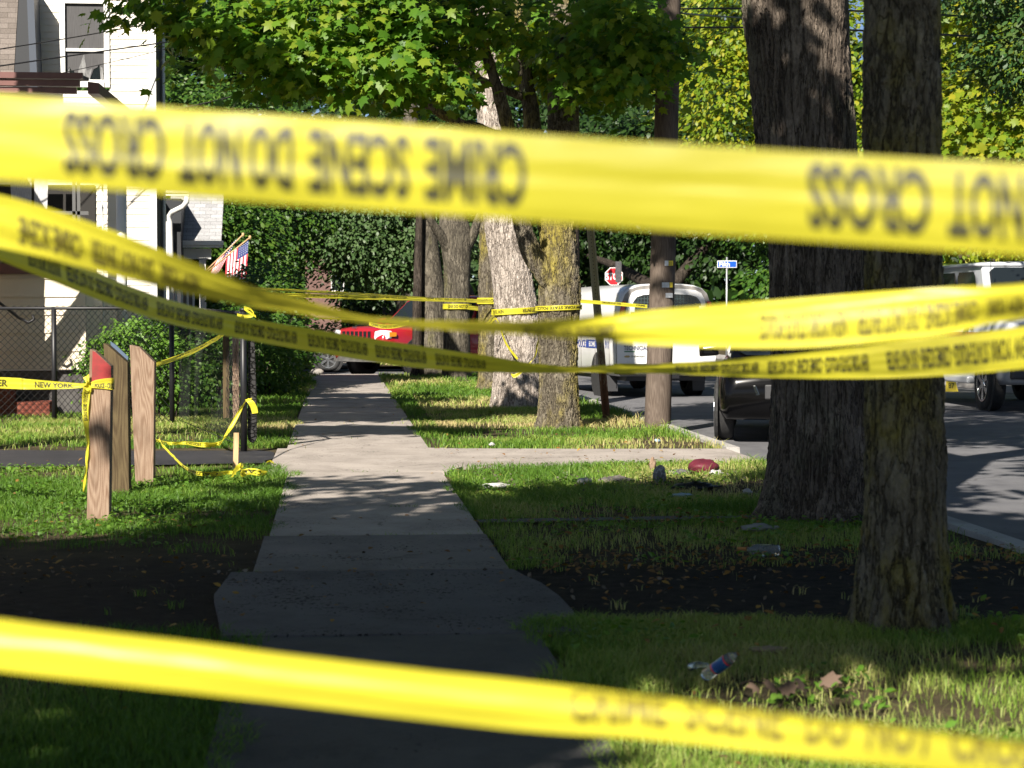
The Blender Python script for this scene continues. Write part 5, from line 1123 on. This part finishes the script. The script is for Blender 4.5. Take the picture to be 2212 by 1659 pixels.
# nearest, across the top
tape('broad yellow tape nearest the camera across the top, upside down black words', [(-9000, -455, -277, 1.86, 1.86), (-1500, 92, 272, 1.86, 1.86), (-600, 158, 341, 1.80, 1.80), (0, 205, 390, 1.78, 1.78), (500, 243, 432, 1.77, 1.77), (1000, 279, 466, 1.76, 1.76), (1500, 314, 503, 1.74, 1.74), (2212, 355, 551, 1.69, 1.69), (2900, 386, 592, 1.62, 1.62), (3800, 420, 640, 1.52, 1.52), (11000, 700, 917, 1.52, 1.52)],
     [('CROSS', 140, 358), ('NOT', 390, 522), ('DO', 540, 634), ('SCENE', 668, 886), ('CRIME', 918, 1137), ('CROSS', 1745, 2010), ('NOT', 2048, 2212), ('DO', 2240, 2350)], (.15, .86), True, bulge=.004, wob=.0025, seed=1)
# nearest, across the bottom, folded along its length
tape('folded yellow tape nearest the camera sloping down across the bottom', [(-9000, 300, 412, 1.95, 1.90), (-1500, 1150, 1262, 1.95, 1.90), (-600, 1258, 1375, 1.90, 1.86), (0, 1336, 1450, 1.87, 1.84), (553, 1406, 1512, 1.85, 1.83), (1106, 1471, 1575, 1.84, 1.82), (1383, 1504, 1596, 1.84, 1.81), (1660, 1539, 1626, 1.83, 1.80), (1935, 1567, 1656, 1.82, 1.79), (2212, 1600, 1692, 1.81, 1.78), (3200, 1700, 1800, 1.75, 1.72), (10000, 2400, 2500, 1.7, 1.67)],
     [('CRIME', 1225, 1440), ('SCENE', 1475, 1690), ('DO', 1735, 1830), ('NOT', 1868, 2010), ('CROSS', 2045, 2260)], (.14, .80), False, ink='faded', bulge=.017, wob=.003, seed=2)
# second, twisting in the middle
tape('yellow tape twisting to a thin olive strip at the picture centre', [(-5000, -700, -580, 2.75, 2.75), (-900, 250, 372, 2.75, 2.75), (-400, 345, 460, 2.82, 2.82), (0, 421, 535, 2.86, 2.87), (250, 500, 596, 2.90, 2.93), (400, 560, 632, 2.92, 2.97), (553, 620, 666, 2.95, 3.00), (700, 654, 686, 2.97, 3.03), (782, 672, 696, 2.98, 3.04), (900, 687, 706, 2.98, 3.04), (980, 691, 712, 2.99, 3.05), (1106, 694, 719, 2.99, 3.05), (1220, 689, 730, 2.99, 3.04), (1310, 680, 736, 2.99, 3.02), (1400, 671, 745, 2.99, 2.99), (1660, 650, 753, 3.0, 2.98), (1850, 634, 744, 2.98, 2.97), (2040, 621, 724, 2.95, 2.95), (2212, 609, 686, 2.92, 2.95), (2700, 560, 640, 2.85, 2.87), (3300, 480, 575, 2.75, 2.77), (7500, -200, -80, 2.75, 2.75)],
     [('CRIME SCENE', 40, 175), ('DO NOT ENTER', 195, 330), ('NEW YORK', 345, 430), ('CRIME SCENE - DO NOT ENTER', 1130, 1330), ('NEW YORK STATE POLICE', 1640, 1830), ('CRIME SCENE - DO NOT ENTER', 1850, 2110), ('NEW YORK', 2130, 2212)], (.34, .84), True, ink='worn', bulge=.004, wob=.005, seed=3)
# third, sagging in the distance and coming near at the right
wc = [(NY, 60, 128), (NY, 140, 316), (NY, 336, 480), (NY, 506, 642), (NY, 666, 795), (NY, 812, 922), (NY, 942, 1050)]
wc += [(NY, 1460, 1640), (NY, 1660, 1880), (NY, 1918, 2240)]
tape('long yellow tape sagging below the others, close set upside down lettering', [(-4000, -900, -827, 4.5, 4.5), (-700, 160, 232, 4.5, 4.5), (-200, 410, 480, 4.9, 4.9), (0, 500, 562, 5.1, 5.1), (175, 573, 632, 5.4, 5.4), (350, 643, 695, 6.0, 6.0), (553, 690, 738, 6.5, 6.5), (803, 731, 781, 6.4, 6.4), (928, 750, 797, 6.3, 6.3), (1053, 768, 804, 6.2, 6.25), (1140, 782, 806, 6.1, 6.15), (1256, 793, 806, 5.9, 5.97), (1350, 788, 807, 5.7, 5.77), (1456, 784, 807, 5.5, 5.55), (1659, 769, 816, 4.9, 4.94), (1858, 749, 818, 4.5, 4.5), (2051, 726, 811, 3.95, 3.95), (2212, 705, 796, 3.62, 3.62), (2700, 640, 745, 3.1, 3.1), (3200, 560, 680, 2.75, 2.75), (7500, -200, -75, 2.6, 2.6)],
     wc, (.26, .78), True, bulge=.003, wob=.004, seed=4)

# ---- tapes tied to things farther off
def strip(label, pts, half, words=(), v=(.2, .8), flip=False, group=None, n=90, lead=None, **k):
    """pts: world centres; half: half-width vector(s)"""
    A = catmull([tuple(p) for p in pts], n)
    Hh = catmull([tuple(h) for h in half], n) if isinstance(half, list) else np.array([tuple(half)]*n)
    rb = Ribbon(A+Hh, A-Hh, **k); t = thing('barrier_tape', label, 'tape', tuple(A[n//2]), group=group); rb.mesh('strip', t)
    if words: rb.text([(w_, rb.s[-1]*a, rb.s[-1]*b) for w_, a, b in words], v[0], v[1], flip, t)
    return t, rb
UPZ = Vector((0, 0, .036)); TG = 'tape tied between fence, posts and trees'
y1 = Y1 - .012
strip('tape running from the left edge to the red topped post', [Q(-300, 818, 15.2), QY(0, 827, 14.4), QY(60, 830, 14.25), QY(150, 833, 14.15), QY(188, 832, y1)], [UPZ*1.1, UPZ*1.1, UPZ*1.0, UPZ*.6, UPZ*.3],
      [('DO NOT ENTER', .42, .74), ('NEW YORK', .84, .96)], group=TG, wob=.004)
w1 = [QY(x, yy, y1) for x, yy in ((191, 833), (205, 830), (225, 829), (243.5, 829))]
t_, rb = strip('tape wrapped and knotted round the red topped post', w1 + [QY(246, 829, Y1+.10), QY(247, 829, Y1+.18)], [UPZ*.4, UPZ*.75, UPZ*1.0, UPZ*1.15, UPZ*1.1, UPZ], [('POLICE - CRIME SCENE', .12, .70)], (.45, .9), group=TG, wob=.004)
strip('crumpled tape tail hanging down beside the red topped post', [QY(190, 824, y1-.01), QY(187, 845, y1-.01), QY(184, 880, y1), QY(187, 925, y1), QY(190, 955, y1), QY(188, 985, y1), QY(186, 1015, y1), QY(183, 1040, y1), QY(180, 1062, y1)],
      [Vector((.012, .0, .01)), Vector((.026, .01, 0)), Vector((.024, -.012, 0)), Vector((.016, .02, 0)), Vector((.008, .01, 0)), Vector((.010, -.008, 0)), Vector((.005, .008, 0)), Vector((.009, -.004, 0)), Vector((.004, .004, 0))], [(NY, .06, .36)], (.2, .8), False, TG, wob=.006)
strip('bow of knotted tape on the left face of the red topped post', [QY(186, 812, y1-.015), QY(190, 826, y1-.03), QY(186, 834, y1-.02), QY(194, 842, y1-.02), QY(191, 850, y1-.01)], [Vector((.02, .0, .015)), Vector((.01, .01, .01)), Vector((.02, 0, .01)), Vector((.012, 0, .015)), Vector((.022, 0, .01))], group=TG, wob=.008, n=40)
strip('tape rising from behind the pale split post to the gate post top', [QY(330, 788, Y3+.3), QY(345, 785, Y3+.6), QY(400, 766, 18.2), QY(450, 742, 19.6), QY(490, 716, 20.4), QY(525, 682, GP.y-.04)], [UPZ*.55, UPZ*.55, UPZ*.6, UPZ*.6, UPZ*.6, UPZ*.5], [(NY, .15, .75)], (.1, .5), False, TG, wob=.005)
strip('tape wound in loops round the gate post top', [QY(512, 680, GP.y-.06), QY(530, 684, GP.y-.05), QY(548, 680, GP.y-.05), QY(541, 668, GP.y-.05), QY(527, 666, GP.y-.06), QY(553, 684, GP.y-.05)], [UPZ*.4, UPZ*.5, UPZ*.4, UPZ*.3, UPZ*.4, UPZ*.3], group=TG, wob=.008, n=50)
g_ = lambda x, yy, z=.045: G(x, yy, z)
strip('loose tape falling from the middle of the gate post onto the ground', [QY(540, 862, GP.y-.05), QY(530, 868, GP.y-.06), QY(515, 893, GP.y-.06), QY(498, 925, GP.y-.1), QY(484, 946, GP.y-.15), g_(474, 958), g_(440, 961), g_(400, 957), g_(365, 958), g_(338, 952)],
      [Vector((.03, 0, .01)), Vector((.02, .01, .02)), Vector((.028, .01, .012)), Vector((.028, 0, .01)), Vector((.02, .01, .02)), UPZ*.6, UPZ*.7, UPZ*.5, UPZ*.5, UPZ*.5], [('CAUTION', .36, .5), ('CAUTION', .62, .74), ('CAUTION', .84, .94)], (.2, .8), True, TG, wob=.008)
strip('short tape end flicked over the middle of the gate post', [QY(533, 862, GP.y-.07), QY(541, 868, GP.y-.1), QY(548, 880, GP.y-.1), QY(551, 893, GP.y-.1)], [Vector((.015, 0, .01)), Vector((.03, 0, .01)), Vector((.035, 0, .0)), Vector((.03, 0, .005))], group=TG, wob=.008, n=30)
strip('tape lying on the grass from the pale post to the wooden stake', [QY(343, 948, 19.5), g_(352, 962, .2), g_(375, 986, .12), g_(400, 1010, .06), g_(425, 1022, .05), g_(460, 1024, .05), g_(495, 1021, .05), g_(508, 1022, .05)],
      [UPZ*.3, UPZ*.35, UPZ*.35, UPZ*.4, UPZ*.5, UPZ*.55, UPZ*.5, UPZ*.4], [('CAUTION CAUTION', .5, .9)], (.2, .8), True, TG, wob=.01)
strip('bunched tape heap at the foot of the wooden stake', [g_(500, 1028, .04), g_(515, 1010, .16), g_(524, 1008, .16), g_(521, 1022, .07), g_(540, 1018, .08), g_(560, 1021, .07), g_(578, 1022, .05)], [UPZ*.5, UPZ*.8, UPZ*.7, UPZ*.9, UPZ*.8, UPZ*.8, UPZ*.5], [('CAUTION', .60, .9)], (.2, .8), True, TG, wob=.012)
strip('short scrap of tape curled on the asphalt edge', [g_(575, 1000), g_(583, 996), g_(592, 1000)], [UPZ*.2, UPZ*.25, UPZ*.2], group=TG, wob=.006, n=24)
# far spans
strip('bright tape stretched from the hedge to the lichen streaked trunk, lower strand', [QY(500, 634, 33), QY(700, 640, 34.5), QY(900, 646, 36.3), QY(1060, 651, 37.6)], UPZ*.95, [('CRIME SCENE DO NOT CROSS', a, a+.16) for a in (.02, .26, .5, .74)], (.05, .5), False, TG, wob=.01)
strip('shaded tape stretched just above the bright far strand', [QY(520, 622, 33), QY(640, 628, 35), QY(800, 637, 38), QY(1000, 650, 42)], UPZ*.7, (), group=TG, wob=.01)
strip('tape strand low across the gap before the red vehicle', [QY(640, 686, 38), QY(760, 690, 40), QY(880, 700, 43), QY(930, 704, 45)], UPZ*.45, (), group=TG, wob=.01)
strip('tape draped over the hood of the red vehicle', [QY(797, 698, 46.2), QY(825, 705, 46.2), QY(855, 704, 46.3), QY(883, 696, 46.4)], UPZ*1.35, [('CRIME SCENE DO NOT CROSS', .05, .95)], (.2, .8), False, TG, wob=.01, n=40)
def band(label, cx, d, r, y, hw, words, flip, tilt=0.0, a0=200, a1=340, vv=(.2, .8)):
    c = Q(cx, y, d); P = [(c.x+r*math.cos(R(a)), c.y+r*math.sin(R(a)), c.z + tilt*math.cos(R(a))) for a in np.linspace(a0, a1, 12)]
    return strip(label, P, UPZ*hw, words, vv, flip, TG, wob=.004, n=60)
band('tape band tied round the yellow lichened maple trunk', 1206, 25.4, .300, 665, .85, [('NEW YORK STATE POLICE', .10, .90)], True, .01, 185, 355)
band('tape band tied round the pale leaning trunk', 1112, 31, .375, 672, 1.25, [('NEW YORK', .06, .30), ('NOT ENTER', .58, .86)], True, .02, 190, 350)
band('tape band round the straight brown trunk', 987, 44.8, .325, 662, 1.6, [('LINE DO NOT CROSS', .25, .9)], False, .0, 190, 350)
band('tape band round the lichen streaked trunk', 1055, 38, .235, 650, 1.6, [('DO NOT', .3, .7)], True, 0, 200, 340)
strip('slack tape linking the brown trunk to the lichen streaked trunk', [QY(1010, 664, 44.4), QY(1040, 667, 41), QY(1052, 664, 38)], UPZ*1.2, (), group=TG, wob=.01, n=30)
strip('thin tape from the maple to the utility pole, crossing the white van', [Q(1246, 650, 25.3), Q(1300, 654, 25.4), Q(1350, 658, 25.5), Q(1398, 662, 25.6)], UPZ*.62, [('CRIME SCENE DO NOT CROSS', .35, .62), ('CRIME', .84, .97)], (.1, .6), False, TG, wob=.004, n=40)
strip('olive tape loop dangling against the pale leaning trunk', [Q(1073, 672, 30.4), Q(1060, 690, 30.3), Q(1044, 706, 30.3), Q(1058, 700, 30.4), Q(1073, 690, 30.4), Q(1092, 740, 30.4), Q(1118, 776, 30.4)], [UPZ*.6, UPZ*.4, UPZ*.3, UPZ*.5, UPZ*.4, Vector((.014, .02, .01)), Vector((.014, .02, .012))], group=TG, wob=.008)
strip('tape scrap hanging low between the pale trunk and the maple', [Q(1166, 720, 26), Q(1160, 750, 26), Q(1152, 775, 26), Q(1130, 800, 26), Q(1112, 812, 26), Q(1104, 808, 26)], [Vector((.012, .02, .01)), Vector((.013, .02, .012)), Vector((.015, .01, .015)), UPZ*.5, UPZ*.7, UPZ*.3], group=TG, wob=.01)

# ================================================================== LITTER on the verge
def lathe_thing(name, label, cat, base, axis, prof, mat, seg=24):
    t = thing(name, label, cat, base); a = Vector(axis).normalized(); M = Matrix.Translation(base) @ a.to_track_quat('Z', 'Y').to_matrix().to_4x4() @ Matrix.Scale(.70 if name == 'plastic_bottle' else 1, 4)
    return t, M
m_, nt_, bs1 = newmat('clear_plastic'); bs1.inputs['Base Color'].default_value = (.75, .82, .85, 1); bs1.inputs['Roughness'].default_value = .08; bs1.inputs['Transmission Weight'].default_value = .85; bs1.inputs['IOR'].default_value = 1.2; M_clear = m_
q = G(1521, 1462, .04); e_ = G(1580, 1420, .13); ax = (e_-q)
b1, M = lathe_thing('plastic_bottle', 'crumpled clear plastic bottle with a torn blue label on the near grass', 'bottle', q, ax, None, None)
MB().lathe([(.0, 0), (.03, .004), (.034, .02), (.032, .05), (.034, .065), (.032, .08), (.034, .10), (.034, .20), (.030, .225), (.016, .255), (.0, .256)], M, 20).build('body', M_clear, b1, smooth=True)
MB().lathe([(.0352, .095), (.0352, .185)], M, 20).build('label', simple('blue_label', (.012, .07, .26), .4, (.03, .24, .42), 30, lo=.48, hi=.56), b1, smooth=True)
MB().lathe([(.0353, .185), (.0353, .194)], M, 20).lathe([(.0353, .088), (.0353, .095)], M, 20).build('label_stripe', MT['signred'], b1, smooth=True)
letters('label_lettering', 'WATER', M @ Vector((-.008, -.0358, .105)), M.to_3x3() @ Vector((0, 0, 1)), M.to_3x3() @ Vector((1, 0, 0)), .016, MT['signwhite'], b1, xs=.9)
q = G(1490, 1441, .05); e_ = G(1528, 1436, .05)
b3 = setp(MB().tube([q, q.lerp(e_, .5)+Vector((0, 0, .006)), e_], [.016, .013, .008], 10).build('plastic_tube', M_clear, None, smooth=True), 'clear ribbed plastic tube touching the blue labelled bottle', 'tube')
q = G(1683, 1190, .05); e_ = G(1594, 1186, .045); ax = (e_-q); Lb = ax.length
b2, M = lathe_thing('glass_bottle', 'clear glass bottle with cream labels and orange neck seal in the shade', 'bottle', q, ax, None, None); k = Lb/.30
MB().lathe([(.0, 0), (.036*k, .003), (.04*k, .015), (.04*k, .16*k), (.034*k, .185*k), (.016*k, .21*k), (.0135*k, .23*k)], M, 24).build('body', M_clear, b2, smooth=True)
MB().lathe([(.0142*k, .235*k), (.0150*k, .30*k), (.0, .301*k)], M, 16).build('neck_seal', simple('orange_seal', (.42, .17, .03), .5), b2, smooth=True)
Mc = simple('cream_label', (.42, .40, .24), .7)
lb = MB()
for a0, a1, z0, z1 in ((70, 165, .06, .135), (175, 262, .045, .118)):
    P = [[M @ Vector((.0406*k*math.cos(R(a)), .0406*k*math.sin(R(a)), z*k)) for a in np.linspace(a0, a1, 9)] for z in (z0, z1)]; lb.grid(P)
lb.build('label', Mc, b2, smooth=True)
def lumpy(name, label, cat, c, size, mat, seed, lay=.0, n1=14, n2=20, amp=.35, freq=2.2):
    r_ = []
    for i in range(n1+1):
        ph = math.pi*i/n1 - math.pi/2; row = []
        for j in range(n2+1):
            th = 2*math.pi*j/n2; d_ = Vector((math.cos(ph)*math.cos(th), math.cos(ph)*math.sin(th), math.sin(ph)))
            jj = j % n2; d2 = Vector((math.cos(ph)*math.cos(2*math.pi*jj/n2), math.cos(ph)*math.sin(2*math.pi*jj/n2), math.sin(ph)))
            f_ = 1+amp*(float(fbm(np.array(d2.x*freq+seed+5), np.array(d2.y*freq+d2.z*freq*1.3), seed))-.5)*2
            row.append(c+Vector((d2.x*size[0]*f_, d2.y*size[1]*f_, d2.z*size[2]*f_)))
        r_.append(row)
    o = MB().grid(r_).build(name, mat, None, smooth=True); return setp(o, label, cat)
q = G(1519, 1026); lumpy('cushion', 'maroon padded cushion lying by the concrete apron', 'cushion', q+Vector((0, 0, .07)), (.135, .15, .075), simple('maroon_fabric', (.13, .014, .028), .6, (.075, .008, .018), 9, bmp=.6), 3, amp=.2, freq=2.0)
q = G(1468, 1026); lumpy('stone', 'flat dark stone left of the maroon cushion', 'stone', q+Vector((0, 0, .02)), (.11, .10, .035), simple('dark_stone', (.09, .085, .09), .9, (.14, .13, .135), 14), 5, amp=.25)
q = G(1425, 1043); lumpy('stone', 'upright speckled grey rock in the verge grass', 'stone', q+Vector((0, 0, .07)), (.055, .06, .085), simple('speckled_stone', (.12, .12, .125), .9, (.32, .32, .33), 45, lo=.45, hi=.6, bmp=.4), 7, amp=.22)
q = G(1330, 1042); lumpy('stone', 'low weathered block in the bare patch of the verge', 'stone', q+Vector((0, 0, .0)), (.16, .10, .06), simple('old_block', (.15, .13, .12), .9, (.25, .22, .2), 12), 9, amp=.3)
q = G(1500, 1060); lumpy('bag', 'crumpled black plastic scrap in the shaded verge grass', 'bag', q+Vector((0, 0, .03)), (.17, .10, .04), simple('black_plastic', (.008, .008, .009), .3), 11, amp=.6, freq=4)
Wp = simple('white_litter', (.48, .47, .46), .7, (.30, .29, .27), 14); Bp = simple('pale_blue_litter', (.30, .42, .50), .5)
for k, (x, yy, sx, sy, sz, mt_, lab) in enumerate([(1547, 1029, .09, .07, .03, Wp, 'white crumpled paper beside the maroon cushion'), (1262, 1049, .09, .07, .04, Wp, 'white crumpled paper in the bare patch of the verge'), (1070, 1058, .15, .07, .03, Wp, 'torn white plastic near the sidewalk edge'),
        (1472, 1077, .11, .05, .02, Bp, 'pale blue wrapper on the shaded grass'), (1614, 1071, .05, .04, .03, Wp, 'small torn scrap left of the massive trunk'), (1420, 957, .05, .04, .02, Bp, 'tiny pale scrap in the sunny grass before the utility pole'),
        (1063, 967, .05, .05, .03, Wp, 'white scrap in the sunny grass by the sidewalk'), (1640, 1150, .16, .05, .03, simple('grey_litter', (.22, .22, .21), .8), 'grey rag in the shade above the glass bottle'), (1660, 1418, .10, .04, .02, simple('tan_litter', (.30, .22, .16), .8), 'tan scrap right of the blue labelled bottle')]):
    q = G(x, yy); lumpy('litter', lab, 'litter', q+Vector((0, 0, sz*.4+.02)), (sx*.72, sy*.7, sz*.8), mt_, 20+k, amp=.7, freq=4, n1=8, n2=12); bpy.context.scene.objects[-1]
M_dl = leafmat('dead_leaf', [(.11, .072, .05), (.16, .11, .08)], .1, .8)
for k, (x, yy, s_, tz, rz_) in enumerate([(1668, 1480, .080, .7, 20), (1700, 1484, .085, -.6, 140), (1735, 1478, .085, .9, 260), (1792, 1466, .09, -.5, 60), (1630, 1482, .06, .5, 200)]):
    q = G(x, yy, .07); r_ = np.random.default_rng(k); V, F = leaves(np.array([[q.x, q.y, .07]]), np.array([[tz, -.5, .8]]), np.array([[math.cos(R(rz_)), math.sin(R(rz_)), .1]]), s_, MAPLE, .55)
    setp(npmesh('dead_leaf', V, F, M_dl), ['curled brown maple leaf leftmost but one in the row by the near sunlit grass', 'curled dead maple leaf in the middle of the row near the bottom tape', 'broad curled leaf right of the row middle at the sunlit grass edge', 'largest upright dead leaf at the right end of the row', 'small dead leaf at the left end of the row beside a twig'][k], 'leaf', 'dead leaves in a row')
setp(MB().tube([G(1596, 1482, .02), G(1606, 1474, .09), G(1620, 1471, .08), G(1650, 1476, .05)], [.002, .004, .004, .003], 6).build('twig', BK['dark'], None, smooth=True), 'thin arched twig beside the row of dead leaves', 'twig')
setp(MB().tube([G(1475, 1018, .03), G(1500, 1012, .05), G(1530, 1008, .03)], [.006, .008, .005], 6).build('stick', BK['plain'], None, smooth=True), 'short stick on the edge of the concrete apron', 'stick')
q = G(1410, 1018); lumpy('wood_chunk', 'splintered wood chunk standing at the apron edge', 'wood', q+Vector((0, 0, .05)), (.03, .03, .075), M_wood, 13, amp=.5)
q = G(685, 808); lumpy('stone', 'pale stone block in the grass at the foot of the hedge', 'stone', q+Vector((0, 0, .05)), (.16, .1, .09), simple('pale_block', (.32, .30, .27), .9, (.24, .22, .2), 8), 15, amp=.12)
